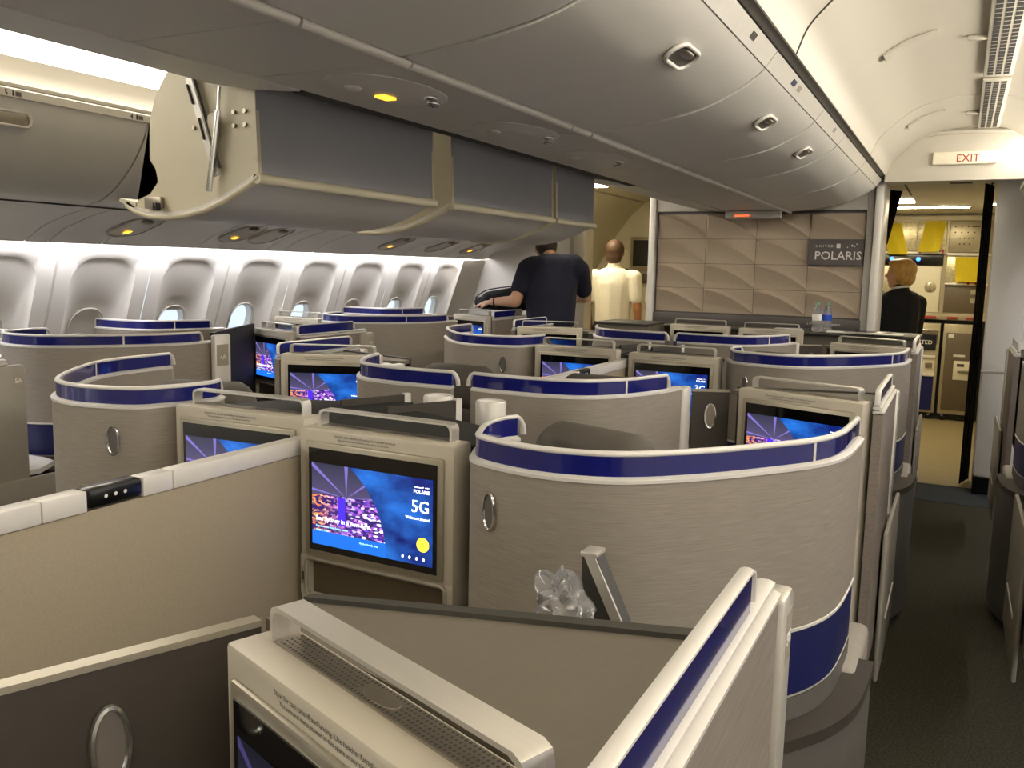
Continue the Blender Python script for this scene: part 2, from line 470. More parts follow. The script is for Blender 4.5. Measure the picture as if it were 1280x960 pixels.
# gap filler between bins and ceiling
bm = bmesh.new(); extrude_y(bm, [(-.535, 2.16), (-.50, 2.17), (-.50, 2.2), (-.56, 2.2)], -1.2, 6.5, closed=True)
tr = struct(fin(bm, 'trim_1', 'grey_base'))

# centre service strip with tube
psu = thing('service_strip', 'long grey centre service panel strip between the centre bins', 'panel', (MID, 2.6, 1.94))
seams = [-1.2, -.1, .62, 1.30, 1.66, 2.55, 2.71, 3.45, 3.70, 4.6, 5.6, 6.5]
for a, b in zip(seams, seams[1:]):
    boxo('panel', 'psu', psu, -1.535, -1.118, a+.003, b-.003, 1.940, 1.962)
for a, b in zip(seams, seams[1:]):
    bm = bmesh.new(); cyl(bm, (-1.107, a+.004, 1.936), (-1.107, b-.004, 1.936), .0115, n=12)
    fin(bm, 'tube_trim', 'rail', psu, smooth=.7)
def dome(y, lit):
    bm = bmesh.new(); lathe(bm, (MID, y, 1.938), [(.001, -.016), (.05, -.015), (.085, -.010), (.11, 0), (.11, .004)], 20)
    bmesh.ops.scale(bm, vec=(1.1, 1.9, 1), space=Matrix.Translation((-MID, -y, 0)), verts=bm.verts[:])
    d = fin(bm, 'service_unit', 'psu', psu, smooth=1)
    def sub(name, m_, bmm, sm=None):
        o = fin(bmm, name, m_, d, origin=0, smooth=sm); o.data.transform(Matrix.Translation(-Vector(psu.location)))
    if lit:
        b2 = bmesh.new(); bx(b2, MID-.018, MID+.012, y-.035, y+.015, 1.917, 1.923); sub('seat_sign', 'lamp_amber', b2)
    b2 = bmesh.new(); ellip(b2, (MID-.02, y-.12, 1.926), (.022, .026, .01)); sub('air_nozzle', 'rail', b2, 1)
    b2 = bmesh.new(); ellip(b2, (MID+.05, y+.13, 1.926), (.018, .024, .012)); sub('reading_light', 'chrome', b2, 1)
    b2 = bmesh.new(); ellip(b2, (MID+.08, y+.07, 1.928), (.018, .024, .012)); sub('reading_light', 'chrome', b2, 1)
dome(1.90, True); dome(2.62, False); dome(3.3, False)
bm = bmesh.new(); bx(bm, -1.50, -1.15, -1.2, 6.5, 1.97, 2.5)
fin(bm, 'core', 'grey_base', psu)

# display sign at the front of the strip
sg = thing('lit_sign', 'small white housing with orange glowing letters at the front of the bins', 'sign', (-1.34, 6.36, 1.9))
boxo('housing', 'rail', sg, -1.53, -1.145, 6.33, 6.40, 1.885, 1.935, .008)
o = fin(text_join([('Lavatory', .030, 'LEFT', Matrix.Translation((-1.46, 6.328, 1.896)) @ FRONT)]), 'lettering', 'lamp_orange', sg)

# open buckets on the left side
BUCK = [(-1.763, 1.736), (-1.80, 1.718), (-1.89, 1.677), (-1.97, 1.650), (-2.05, 1.636), (-2.12, 1.630), (-2.20, 1.634), (-2.26, 1.650), (-2.295, 1.668)]
BEND = [(-1.775, 2.05), (-1.763, 1.738), (-1.89, 1.679), (-1.97, 1.652), (-2.05, 1.638), (-2.13, 1.632), (-2.20, 1.636), (-2.255, 1.655), (-2.245, 1.682), (-2.19, 1.700), (-2.155, 1.735), (-2.165, 1.775), (-2.187, 1.80), (-2.195, 1.86), (-2.183, 1.914), (-2.16, 1.97), (-2.13, 2.018), (-2.10, 2.05)]
def bucket(y0, y1, label, detail):
    t = thing('open_bin_bucket', label, 'overhead bin', (-2.0, (y0+y1)/2, 1.63), 'lowered left centre bins')
    bm = bmesh.new(); extrude_y(bm, BUCK, y0, y1, th=-.014)
    fin(bm, 'floor_tray', 'bin', t, smooth=.6)
    bm = bmesh.new()
    sweep(bm, [(x, y0+.008, z) for x, z in [(-1.763, 1.74)]+BUCK[1:]], .022, .020, 8)
    fin(bm, 'lower_rim', 'bin_end', t, smooth=1)
    bm = bmesh.new(); sweep(bm, [(-1.766, y0, 1.734), (-1.766, y1, 1.734)], .03, .03, 10)
    fin(bm, 'corner_bead', 'bin_end', t, smooth=1)
    bm = bmesh.new(); bx(bm, -1.788, -1.770, y0+.006, y1-.012, 1.745, 2.162)
    fin(bm, 'back_panel', 'bin_inside', t)
    for nm, ye in (('end_panel', y0+.003), ('end_panel', y1-.017)):
        bm = bmesh.new()
        A = [bm.verts.new((x, ye, z)) for x, z in BEND]; B = [bm.verts.new((x, ye+.014, z)) for x, z in BEND]
        n = len(A)
        for i in range(n): bm.faces.new((A[i], A[(i+1) % n], B[(i+1) % n], B[i]))
        bm.faces.new(A); bm.faces.new(B[::-1])
        bmesh.ops.triangulate(bm, faces=[f for f in bm.faces if len(f.verts) > 4])
        fin(bm, nm, 'bin_end', t)
    bm = bmesh.new(); extrude_y(bm, [(-2.25, 1.66), (-2.285, 1.664), (-2.322, 1.680), (-2.318, 1.690), (-2.28, 1.682), (-2.25, 1.676)], y0, y1, closed=True)
    fin(bm, 'pull_lip', 'bin_end', t)
    if detail:
        ye = y0-.001
        def plate(name, m_, p0, p1, wd, d=.008, par=t):
            bm = bmesh.new(); a = Vector((p0[0], ye-d/2, p0[1])); b = Vector((p1[0], ye-d/2, p1[1]))
            sweep(bm, [a, b], d, wd, 4) if False else None
            dd = (b-a).normalized(); nn = Vector((-dd.z, 0, dd.x))*wd/2; yy = Vector((0, d, 0))
            vs = [bm.verts.new(v) for v in (a-nn, a+nn, b+nn, b-nn, a-nn-yy, a+nn-yy, b+nn-yy, b-nn-yy)]
            for f in ((0, 1, 2, 3), (4, 7, 6, 5), (0, 4, 5, 1), (1, 5, 6, 2), (2, 6, 7, 3), (3, 7, 4, 0)): bm.faces.new([vs[i] for i in f])
            return fin(bm, name, m_, par)
        plate('hinge_arm', 'rail', (-2.005, 2.02), (-1.905, 1.745), .024)
        plate('hinge_slot', 'ink', (-2.006, 2.0), (-1.985, 1.945), .004, .012)
        plate('hinge_slot', 'ink', (-1.964, 1.905), (-1.945, 1.845), .004, .012)
        plate('hinge_edge', 'grey_base', (-1.985, 2.02), (-1.893, 1.765), .006, .012)
        bm = bmesh.new(); lathe(bm, (0, 0, 0), [(.02, 0), (.038, .004), (.04, .012), (.02, .014)], 18)
        bmesh.ops.transform(bm, matrix=Matrix.Translation((-1.918, ye, 1.878)) @ Matrix.Rotation(math.pi/2, 4, 'X') @ Matrix.Diagonal((.55, 1, 1, 1)), verts=bm.verts[:])
        fin(bm, 'pivot_cover', 'bin_end', t, smooth=1)
        bm = bmesh.new(); cyl(bm, (-1.926, ye-.02, 1.70), (-1.885, ye-.02, 1.92), .0085, n=12)
        fin(bm, 'gas_strut', 'chrome', t, smooth=.8)
        bm = bmesh.new(); cyl(bm, (-1.885, ye-.02, 1.92), (-1.877, ye-.02, 1.985), .0045, n=10)
        fin(bm, 'strut_rod', 'chrome', t, smooth=.8)
        for px, pz in ((-1.845, 1.917), (-1.805, 1.918), (-1.845, 1.88), (-1.805, 1.881), (-2.0, 1.882)):
            bm = bmesh.new(); cyl(bm, (px, ye-.004, pz), (px, ye+.004, pz), .0062, n=10); fin(bm, 'screw', 'steel', t)
        boxo('latch', 'steel', t, -2.20, -2.13, ye-.012, ye+.002, 1.655, 1.69, .004)
        boxo('latch_hook', 'black', t, -2.145, -2.13, ye-.03, ye-.01, 1.648, 1.672, .003)
    return t
bucket(1.90, 2.83, 'lowered open overhead bin with its end face, strut and latch showing', True)
bucket(2.95, 3.90, 'lowered open overhead bin in the middle of the three', False)
bucket(3.93, 4.44, 'lowered open overhead bin farthest forward of the three', False)
# solid block coloured dark to stand in for the shaded void above the buckets
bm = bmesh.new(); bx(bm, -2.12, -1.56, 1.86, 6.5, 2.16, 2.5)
struct(fin(bm, 'void_shade_block', 'darker'))
bm = bmesh.new(); bx(bm, -1.60, -1.545, 1.86, 6.5, 1.945, 1.975)
struct(fin(bm, 'trim_3', 'seam'))
# closed left centre bins beyond the buckets
bin_unit(4.5, 6.5, 'closed centre overhead bin on the left aisle side beyond the open ones', -1, False)

# -------------------------------------------------------- outboard left bins and service panels
OB = [(-3.00, 2.105), (-3.012, 2.06), (-3.05, 1.98), (-3.12, 1.89), (-3.21, 1.81), (-3.31, 1.755), (-3.41, 1.733)]
def outboard(y0, y1, label, side=1, grp='window side bins'):
    fx = (lambda x: x) if side == 1 else (lambda x: 2*XC-x)
    t = thing('overhead_bin', label, 'overhead bin', (fx(-3.3), (y0+y1)/2, 1.73), grp)
    pr = [(fx(x), z) for x, z in OB]
    top = pr[:2]; dr = pr[1:]
    bm = bmesh.new(); extrude_y(bm, [(p.x, p.y) for p in catmull([(*p, 0) for p in dr], 4)] if side == 1 else [(p.x, p.y) for p in catmull([(*p, 0) for p in dr], 4)][::-1], y0+.005, y1-.005, th=-.02)
    fin(bm, 'door', 'bin', t, smooth=.6)
    bm = bmesh.new(); bx(bm, min(fx(-3.0), fx(-3.03)), max(fx(-3.0), fx(-3.03)), y0+.003, y1-.003, 2.058, 2.085)
    fin(bm, 'placard_strip', 'rail', t)
    bm = bmesh.new(); bx(bm, min(fx(-3.03), fx(-3.9)), max(fx(-3.03), fx(-3.9)), y0+.003, y1-.003, 2.06, 2.091)
    fin(bm, 'bin_body', 'darker', t)
    bm = bmesh.new(); sweep(bm, [(fx(-3.034)+d, y, z) for d, y, z in [(0, (y0+y1)/2+a, 1.99+b) for a, b in rrect(.20, .05, .024, 5)]], .012, .012, 8, closed=True)
    h = fin(bm, 'handle', 'rail', t, smooth=1)
    bm = bmesh.new(); bx(bm, min(fx(-3.036), fx(-3.05)), max(fx(-3.036), fx(-3.05)), (y0+y1)/2-.095, (y0+y1)/2+.095, 1.968, 2.012, .006)
    hp = fin(bm, 'paddle', 'steel', h, origin=0, smooth=.6); hp.data.transform(Matrix.Translation(-Vector(t.location)))
    return t
words = ['nearest', 'with row 5 and row 4 placards', 'just beyond the edge of the first open bucket', 'hidden behind the first open bucket', 'behind the middle open bucket', 'behind the last open bucket', 'forward end by the front wall']
oy = [.42, 1.42, 2.62, 3.5, 4.4, 5.3, 6.2, 7.15]
for i in range(7):
    t = outboard(oy[i], oy[i+1], 'closed grey window-side overhead bin, ' + words[i])
    if i == 1:
      for num, yy in (('5', 2.0), ('4', 2.52)):
        R90 = Matrix.Rotation(math.pi/2, 4, 'Z') @ FRONT
        fin(text_join([(num, .028, 'LEFT', Matrix.Translation((-2.998, yy, 2.061)) @ R90)]), 'row_number', 'ink', t)
        boxo('pictogram', 'ink', t, -2.9995, -2.9975, yy+.03, yy+.036, 2.062, 2.080)
        boxo('pictogram', 'grey_base', t, -2.9995, -2.9975, yy+.042, yy+.062, 2.063, 2.078)
for i in range(7):
    if 3 <= i: outboard(oy[i]-.6, oy[i+1]-.6, 'closed overhead bin above the right window seats, %s back from the front' % ['four', 'three', 'two', 'one'][i-3], -1, 'right window side bins')
# service panels under the left bins
sp = thing('side_service_panel', 'ribbed service panel row under the window-side bins', 'panel', (-3.65, 3.5, 1.6))
def psx(z): return -3.42+(1.733-z)/(1.733-1.578)*(-.50)
y = -.6; k = 0
wid = [.55, .12, .12, .40, .62, .14, .30, .12, .28, .14, .48, .12, .3, .62, .16, .4, .16, .3, .6, .16, .3, .55, .3, .5]
while y < 7.0:
    d = wid[k % len(wid)]; k += 1
    bm = bmesh.new(); extrude_y(bm, [(-3.42, 1.733), (-3.60, 1.700), (-3.78, 1.648), (-3.92, 1.578)], y+.003, min(y+d, 7.15)-.003, th=-.015)
    fin(bm, 'panel', 'psu', sp, smooth=.8); y += d
bm = bmesh.new(); bx(bm, -3.425, -3.415, -.6, 7.15, 1.7265, 1.7335); fin(bm, 'joint', 'seam', sp)
def side_unit(y, lit):
    nrm = Vector((.31, 0, -.95))
    c = Vector((-3.70, y, 1.672))
    a = Vector((-.95, 0, -.31)); b = Vector((0, 1, 0))
    bm = bmesh.new(); sweep(bm, [c+nrm*.004+a*p+b*q for p, q in rrect(.30, .20, .09, 6)], .02, .012, 6, closed=True)
    f = [bm.verts.new(c+nrm*.006+a*p+b*q) for p, q in rrect(.29, .19, .085, 6)]; bm.faces.new(f)
    u = fin(bm, 'service_unit', 'cream_dark', sp, smooth=1)
    def sub(nm, m_, bmm):
        o = fin(bmm, nm, m_, u, origin=0, smooth=1); o.data.transform(Matrix.Translation(-Vector(sp.location)))
    if lit:
        bm = bmesh.new(); q = [bm.verts.new(c+nrm*.011+a*p+b*r_) for p, r_ in ((.05, -.018), (.085, -.018), (.085, .018), (.05, .018))]; bm.faces.new(q); sub('seat_sign', 'lamp_amber', bm)
    bm = bmesh.new(); ellip(bm, c+nrm*.012-a*.09, (.03, .03, .012)); sub('air_nozzle', 'steel', bm)
for y, l in ((2.0, False), (3.12, True), (3.86, True), (4.1, False), (5.42, True), (6.05, False), (6.6, True)):
    side_unit(y, l)
for y in (4.05, 4.6, 5.95, 6.55):
    boxo('gap_cover', 'black', sp, -3.47, -3.43, y, y+.16, 1.722, 1.733)

# -------------------------------------------------------- left window wall
def wx(z): return -4.22+.36*(z-1.1)
PITCHW = .59; Y0W = 3.84-PITCHW*6
def wall_panel(i):
    y0 = Y0W+(i-.5)*PITCHW; yc = Y0W+i*PITCHW
    bm = bmesh.new()
    def ringv(w, h, r, zc, dx, n=6):
        return [(yc+a, zc+b, dx) for a, b in rrect(w, h, r, n)]
    # outer ring follows the panel rectangle, sampled to match
    inner = ringv(.40, .80, .13, 1.11, 0)
    outer = []
    zc = 1.11; hw = PITCHW/2-.002; z0, z1 = .60, 1.575
    for a, b in rrect(.40, .80, .13, 6):
        dx_, dz_ = a, b
        s = min(hw/abs(dx_) if dx_ else 9e9, ((z1-zc) if dz_ > 0 else (zc-z0))/abs(dz_) if dz_ else 9e9)
        outer.append((yc+dx_*s, zc+dz_*s, 0))
    # exact corners
    for q in ((1, 1), (-1, 1), (-1, -1), (1, -1)):
        best = min(range(len(outer)), key=lambda k: abs(outer[k][0]-(yc+q[0]*hw))+abs(outer[k][1]-(z1 if q[1] > 0 else z0)))
        outer[best] = (yc+q[0]*hw, z1 if q[1] > 0 else z0, 0)
    loops = [outer, inner, ringv(.385, .785, .125, 1.11, -.016), ringv(.36, .74, .12, 1.105, -.026), ringv(.30, .46, .12, 1.075, -.05), ringv(.28, .43, .11, 1.07, -.062), ringv(.25, .38, .105, 1.07, -.075), ringv(.205, .32, .09, 1.07, -.082), ringv(.205, .32, .09, 1.07, -.13)]
    rows = [[bm.verts.new((wx(z)+dx, y, z)) for y, z, dx in lp] for lp in loops]
    n = len(inner)
    for r, q in zip(rows, rows[1:]):
        for k in range(n): bm.faces.new((r[k], r[(k+1) % n], q[(k+1) % n], q[k]))
    return bm, yc
bm = bmesh.new()
extrude_y(bm, [(wx(.60), .60), (-4.36, .3), (-4.34, 0)], -3.2, 7.5, th=-.03)
WALL = struct(fin(bm, 'wall_left', 'wall'))
bm = bmesh.new(); extrude_y(bm, [(-3.91, 1.585), (-3.91, 1.612), (-4.07, 1.612), (-4.07, 1.57)], -3.2, 7.3, closed=False)
fin(bm, 'light_pocket', 'wall', WALL)
for i in range(-2, 13):
    bm, yc = wall_panel(i)
    fin(bm, 'window_panel', 'wall', WALL, smooth=.9)
    if i % 2 == 0:
        bm = bmesh.new()
        sweep(bm, [(wx(.62), yc+PITCHW/2, .62), (wx(1.55), yc+PITCHW/2, 1.55)], .016, .003, 6)
        fin(bm, 'joint_strip', 'wall_grey', WALL)
    zc = 1.07
    open_ = {4: 0, 5: 0, 6: .89, 7: .93, 8: .89, 9: 0, 10: .9, 11: .95, 12: .9}.get(i, 0)
    bm = bmesh.new(); sweep(bm, [(wx(zc+b)-.07, yc+a, zc+b) for a, b in rrect(.215, .33, .095, 6)], .010, .014, 8, closed=True)
    fr = struct(fin(bm, 'window_%d' % (i+3), 'wall_grey', smooth=1))
    bm = bmesh.new()
    f = [bm.verts.new((wx(zc+b)-.105, yc+a, zc+b)) for a, b in rrect(.24, .355, .10, 6)]; bm.faces.new(f)
    fin(bm, 'pane', 'window_pane', fr)
    # pull-down shade: hangs from the top, leaves the lower share open_
    zt = zc+.178; zb = zt-.355*(1-open_)
    pts = [(a, b) for a, b in rrect(.235, .35, .10, 6) if zc+b >= zb]
    if open_ < .99:
        bm = bmesh.new()
        pp = [(-.117, zb-zc)]+[p for p in sorted(pts, key=lambda p: p[0])]+[(.117, zb-zc)] if open_ > 0 else rrect(.235, .35, .10, 6)
        if open_ > 0:
            hw_ = max(abs(p[0]) for p in pts) if pts else .1
            pp = [(-hw_, zb-zc)]+sorted(pts, key=lambda p: p[0])+[(hw_, zb-zc)]
        f = [bm.verts.new((wx(zc+b)-.085, yc+a, zc+b)) for a, b in pp]
        bm.faces.new(f); bmesh.ops.triangulate(bm, faces=bm.faces[:])
        fin(bm, 'shade', 'wall_grey', fr)
t = thing('side_light', 'thin bright light line above the row of windows', 'light', (-3.95, 3, 1.58))
boxo('diffuser', 'led_side', t, -4.03, -3.945, -3.0, 7.1, 1.598, 1.606)
t = thing('side_light', 'light line above the right windows, outside the picture', 'light', (1.35, 3, 1.58))
boxo('diffuser', 'led_side', t, 1.25, 1.32, -3.0, 6.8, 1.598, 1.606)
boxo('pocket', 'wall', t, 1.2, 1.5, -3.0, 6.8, 1.608, 1.62)
# right cabin wall, aft wall
bm = bmesh.new(); bx(bm, 1.50, 1.56, -3.2, 7.0, 0, 2.56)
struct(fin(bm, 'wall_right', 'wall'))
bm = bmesh.new(); bx(bm, -4.6, 1.6, -3.26, -3.2, 0, 2.56)
struct(fin(bm, 'wall_aft', 'wall_grey'))
bm = bmesh.new(); bx(bm, -4.3, -3.5, -3.2, 7.3, 2.15, 2.2)
struct(fin(bm, 'trim_4', 'ceiling'))
bm = bmesh.new(); bx(bm, -4.62, -4.56, -3.2, 11, 1.62, 2.56)
struct(fin(bm, 'trim_5', 'wall_grey'))
bm = bmesh.new(); bx(bm, -4.6, -3.93, -3.2, 7.3, 1.70, 1.73)
struct(fin(bm, 'trim_6', 'wall_grey'))

# -------------------------------------------------------- front wall with quilted tiles
BX0, BX1, BZ0, BZ1 = -2.105, -.615, 1.20, 1.935
bm = bmesh.new(); bx(bm, -2.15, -.52, FWD+.06, FWD+.16, 0, 2.56)
WF = struct(fin(bm, 'wall_front', 'bulk_frame'))
boxo('post', 'rail', WF, -2.17, -2.115, FWD-.02, FWD+.06, 0, 2.2, .01)
boxo('side_panel', 'bulk_frame', WF, -.612, -.565, FWD+.0, FWD+.06, 0, 2.2, .004)
boxo('post', 'rail', WF, -.56, -.505, FWD-.06, FWD+.42, 0, 2.14, .012)
boxo('top_panel', 'bulk_frame', WF, -2.115, -.612, FWD+.0, FWD+.06, 1.955, 2.3)
boxo('tile_backing', 'bulk_dark', WF, BX0-.012, BX1+.012, FWD+.03, FWD+.058, 1.10, 1.95)
boxo('kick_panel', 'bulk_dark', WF, -2.118, BX1+.012, FWD-.002, FWD+.03, 1.115, 1.19, .004)
boxo('lower_panel', 'grey_base', WF, -2.115, -.60, FWD+.01, FWD+.06, 0, 1.115)
tw = (BX1-BX0)/4; thh = (BZ1-BZ0)/4
def tile_mesh():
    bm = bmesh.new(); nx, nb, na = 24, 8, 5; V = []
    W_, H_ = tw-.003, thh-.003
    def hgt(u, v, arc):
        k = min(1, .15+1.0*(1-u))*min(1, u/.03)
        if v <= arc: h = .040*k*max(0, (v-arc*.25)/(arc*.75))**1.3
        else: h = .040*k*max(0, 1-(v-arc)/.16)
        return h*min(1, v/.05, (1-v)/.05, (1-u)/.03, u/.015+.02)
    for i in range(nx+1):
        u = i/nx; arc = .93-.86*u**1.8
        vs = [arc*j/nb for j in range(nb+1)]+[arc+(1-arc)*(j/na)**1.6 for j in range(1, na+1)]
        V.append([bm.verts.new((-tw/2+.0015+u*W_, .026-hgt(u, v, arc), .0015+v*H_)) for v in vs])
    for i in range(nx):
        for j in range(nb+na): bm.faces.new((V[i][j], V[i+1][j], V[i+1][j+1], V[i][j+1]))
    bmesh.ops.recalc_face_normals(bm, faces=bm.faces[:])
    me = bpy.data.meshes.new('tile'); bm.to_mesh(me); bm.free(); me.shade_smooth(); me.set_sharp_from_angle(angle=.35); me.materials.append(M['tile']); return me
TM = tile_mesh()
if TM.polygons[0].normal.y > 0: TM.flip_normals()
for r in range(4):
    for c in range(4):
        if r == 2 and c == 3: continue
        o = bpy.data.objects.new('tile', TM); C.objects.link(o); o.parent = WF
        o.location = (BX0+tw*(c+.5), FWD, BZ0+thh*r)
sgn = thing('wall_sign', 'dark grey rectangular sign with pale lettering on the quilted front wall', 'sign', (BX0+tw*3.5, FWD, BZ0+thh*2))
boxo('plate', 'bulk_dark', sgn, BX0+tw*3+.003, BX1-.003, FWD-.012, FWD+.02, BZ0+thh*2+.003, BZ0+thh*3-.003)
xs = BX0+tw*3+.05
o = fin(text_join([('POLARIS', .083, 'LEFT', Matrix.Translation((xs-.004, FWD-.013, BZ0+thh*2+.042)) @ FRONT), ('U N I T E D', .024, 'LEFT', Matrix.Translation((xs+.002, FWD-.013, BZ0+thh*2+.128)) @ FRONT)]), 'lettering', 'ink_light', sgn)
boxo('emblem', 'ink_light', sgn, xs+.142, xs+.168, FWD-.0135, FWD-.0121, BZ0+thh*2+.122, BZ0+thh*2+.152)
for sx_, sz_, r_ in ((.215, .128, .004), (.245, .14, .008), (.262, .134, .005), (.275, .15, .005)):
    bm = bmesh.new(); ellip(bm, (xs+sx_, FWD-.0125, BZ0+thh*2+sz_), (r_, .001, r_), None, 1); fin(bm, 'star', 'ink_light', sgn)
fin(text_join([('A STAR ALLIANCE MEMBER', .019, 'LEFT', Matrix.Translation((-.965, FWD-.004, 1.145)) @ FRONT)]), 'caption', 'ink_light', WF)

# left-front walls
bm = bmesh.new(); bx(bm, -4.5, -3.05, 7.25, 7.32, 0, 2.56)
WFL = struct(fin(bm, 'wall_front_left', 'wall'))
boxo('post', 'cream', WFL, -3.05, -2.93, 7.18, 7.36, 0, 2.3, .01)
boxo('post', 'cream_dark', WFL, -3.09, -3.05, 7.2, 7.30, 0, 2.3)
bm = bmesh.new(); extrude_y(bm, [(-3.98, 1.575), (-4.22, .9), (-4.22, 0)], 6.85, 7.25, th=.02)
fin(bm, 'corner_panel', 'wall_grey', WFL)
# forward vestibule on the left
bm = bmesh.new(); bx(bm, -4.6, -1.6, 10.0, 10.06, 0, 2.56)
WV = struct(fin(bm, 'wall_vestibule', 'galley_wall'))
bm = bmesh.new(); extrude_y(bm, [(-3.38, 2.31), (-3.53, 2.18), (-3.72, 1.93), (-3.95, 1.55), (-4.1, 1.2), (-4.15, .6), (-4.15, 0)], 7.35, 10.0, th=.03)
fin(bm, 'curved_side', 'galley_wall', WV, smooth=.9)
bm = bmesh.new(); bx(bm, -4.6, -2.0, 7.33, 10.0, 2.31, 2.36)
fin(bm, 'vestibule_ceiling', 'galley_wall', WV)
bm = bmesh.new(); bx(bm, -2.0, -1.94, 6.8, 10.0, 0, 2.5)
fin(bm, 'galley_side', 'galley_wall', WV)
mon = thing('wall_monitor', 'small dark screen on the yellow wall behind the man in the white shirt', 'monitor', (-3.3, 9.98, 1.4))
boxo('frame', 'galley_steel', mon, -3.50, -2.95, 9.95, 10.0, 1.50, 1.90, .01)
boxo('screen', 'black', mon, -3.46, -2.99, 9.944, 9.951, 1.56, 1.86)
boxo('keypad', 'galley_brown', mon, -3.50, -2.95, 9.9, 9.95, 1.36, 1.47, .01)
for nm, (x0, x1, y0, y1), lb in (('ceiling_lamp', (-3.6, -3.12, 7.6, 8.15), 'square warm ceiling lamp just beyond the last open bin'), ('ceiling_lamp', (-3.62, -3.38, 8.6, 9.9), 'long warm ceiling lamp above the man in the white shirt')):
    t = thing(nm, lb, 'light', ((x0+x1)/2, (y0+y1)/2, 2.3))
    boxo('diffuser', 'led_warm', t, x0, x1, y0, y1, 2.300, 2.306)
    boxo('frame', 'rail', t, x0-.02, x1+.02, y0-.02, y1+.02, 2.304, 2.31)

# -------------------------------------------------------- header with exit sign, galley on the right
bm = bmesh.new()
extrude_y(bm, [(-.505, 2.125), (.20, 2.125), (1.5, 2.125), (1.5, 2.54), (-.505, 2.54)], 6.46, 6.60, closed=True)
HD = struct(fin(bm, 'wall_header', 'ceiling'))
bm = bmesh.new(); sweep(bm, [(-.47, 6.455, 2.36), (-.36, 6.452, 2.40), (-.2, 6.45, 2.425), (0, 6.45, 2.43), (.3, 6.45, 2.42)], .03, .03, 8)
fin(bm, 'fairing', 'ceiling', HD, smooth=1)
ex = thing('exit_sign', 'long pale exit sign with red letters over the right aisle', 'sign', (-.03, 6.44, 2.2))
boxo('housing', 'exit_plate', ex, -.225, .15, 6.425, 6.46, 2.222, 2.305, .014)
fin(text_join([('EXIT', .066, 'CENTER', Matrix.Translation((-.02, 6.423, 2.238)) @ FRONT)]), 'lettering', 'exit_red', ex)
# right jamb
jm = struct(boxo('trim_7', 'wall', None, .175, .40, 6.84, 7.02, .12, 2.30, .02))
boxo('kick_base', 'black', jm, .18, .42, 6.82, 7.06, 0, .12)
boxo('jamb_band', 'silver', jm, .172, .36, 6.832, 6.84, .86, .872)
bm = bmesh.new(); bx(bm, .40, 1.5, 6.9, 7.0, 0, 2.3)
struct(fin(bm, 'wall_front_right', 'wall'))
# galley shell
bm = bmesh.new(); bx(bm, -1.9, 1.5, 10.45, 10.52, 0, 2.5)
WG = struct(fin(bm, 'wall_galley', 'galley_wall'))
bm = bmesh.new(); bx(bm, -1.9, 1.5, 6.62, 10.45, 2.165, 2.2); fin(bm, 'galley_ceiling', 'ceiling', WG)
for xa, ya in ((-.42, 7.1), (.14, 7.1)):
    bm = bmesh.new(); bx(bm, xa, xa+.012, ya, ya+.9, 2.160, 2.166); fin(bm, 'joint', 'seam', WG)
boxo('air_slot', 'seam', WG, -.12, .02, 7.0, 7.08, 2.160, 2.166)
bm = bmesh.new(); bx(bm, .40, 1.45, 7.02, 10.45, 0, 2.165); fin(bm, 'galley_side', 'galley_wall', WG)
bm = bmesh.new(); bx(bm, -1.9, -1.85, 6.8, 10.45, 0, 2.165); fin(bm, 'galley_side', 'galley_wall', WG)
for (x0, x1, y0, y1), lb in (((-.72, -.42, 8.3, 8.75), 'square warm lamp in the galley ceiling'), ((-.80, .02, 9.3, 9.42), 'long thin warm lamp in the galley ceiling'), ((.16, .26, 9.0, 9.1), 'tiny warm spot lamp in the galley ceiling')):
    t = thing('ceiling_lamp', lb, 'light', ((x0+x1)/2, (y0+y1)/2, 2.15))
    boxo('diffuser', 'led_warm', t, x0, x1, y0, y1, 2.155, 2.161)
    boxo('frame', 'rail', t, x0-.015, x1+.015, y0-.015, y1+.015, 2.159, 2.165)
GY = 10.40
g = thing('galley_unit', 'yellow lit galley cabinet wall behind the woman in black', 'cabinet', (-.25, GY, 0))
boxo('carcass', 'galley_steel', g, -1.6, .36, GY+.0, GY+.05, .02, 2.14)
boxo('cornice', 'galley_wall', g, -1.6, .36, GY-.03, GY+.0, 2.095, 2.14)
def cab(x0, x1, z0, z1, m_, nm='door', d=.025):
    return boxo(nm, m_, g, x0, x1, GY-d, GY, z0, z1, .006)
cab(-1.08, -.775, 1.775, 2.085, 'galley_steel'); cab(-.765, -.455, 1.775, 2.085, 'foil'); cab(-.445, -.165, 1.775, 2.085, 'foil')
cab(-.14, .25, 1.765, 2.09, 'galley_steel', 'switch_panel')
for r_, row in enumerate(((.0, .06, .12, .16, .175, .19, .205, .22), (.0, .06, .12, .18, .24), (.05, .09, .13, .17), (.05, .09, .14))):
    for q in row:
        bm = bmesh.new(); ellip(bm, (-.09+q, GY-.027, 2.03-r_*.06), (.008, .005, .008), None, 1); fin(bm, 'switch', 'ink', g)
boxo('warning_lamp', 'lamp_orange', g, .155, .19, GY-.032, GY-.025, 1.83, 1.865)
cab(-1.5, -.165, 1.745, 1.768, 'rail', 'shelf', .06); cab(-.15, .28, 1.73, 1.757, 'rail', 'shelf', .06)
cab(-1.5, -.18, 1.625, 1.742, 'black', 'oven_strip')
for q in (-.76, -.50):
    bm = bmesh.new(); cyl(bm, (q+.08, GY-.032, 1.69), (q+.08, GY-.024, 1.69), .022, n=14); fin(bm, 'oven_light', 'lamp_blue', g)
cab(-1.1, -.52, 1.13, 1.615, 'galley_steel', 'oven_door')
od = cab(-.50, -.19, 1.13, 1.615, 'galley_wall', 'oven_door')
bm = bmesh.new(); lathe(bm, (0, 0, 0), [(.02, 0), (.045, .004), (.055, .012), (.05, .016)], 18)
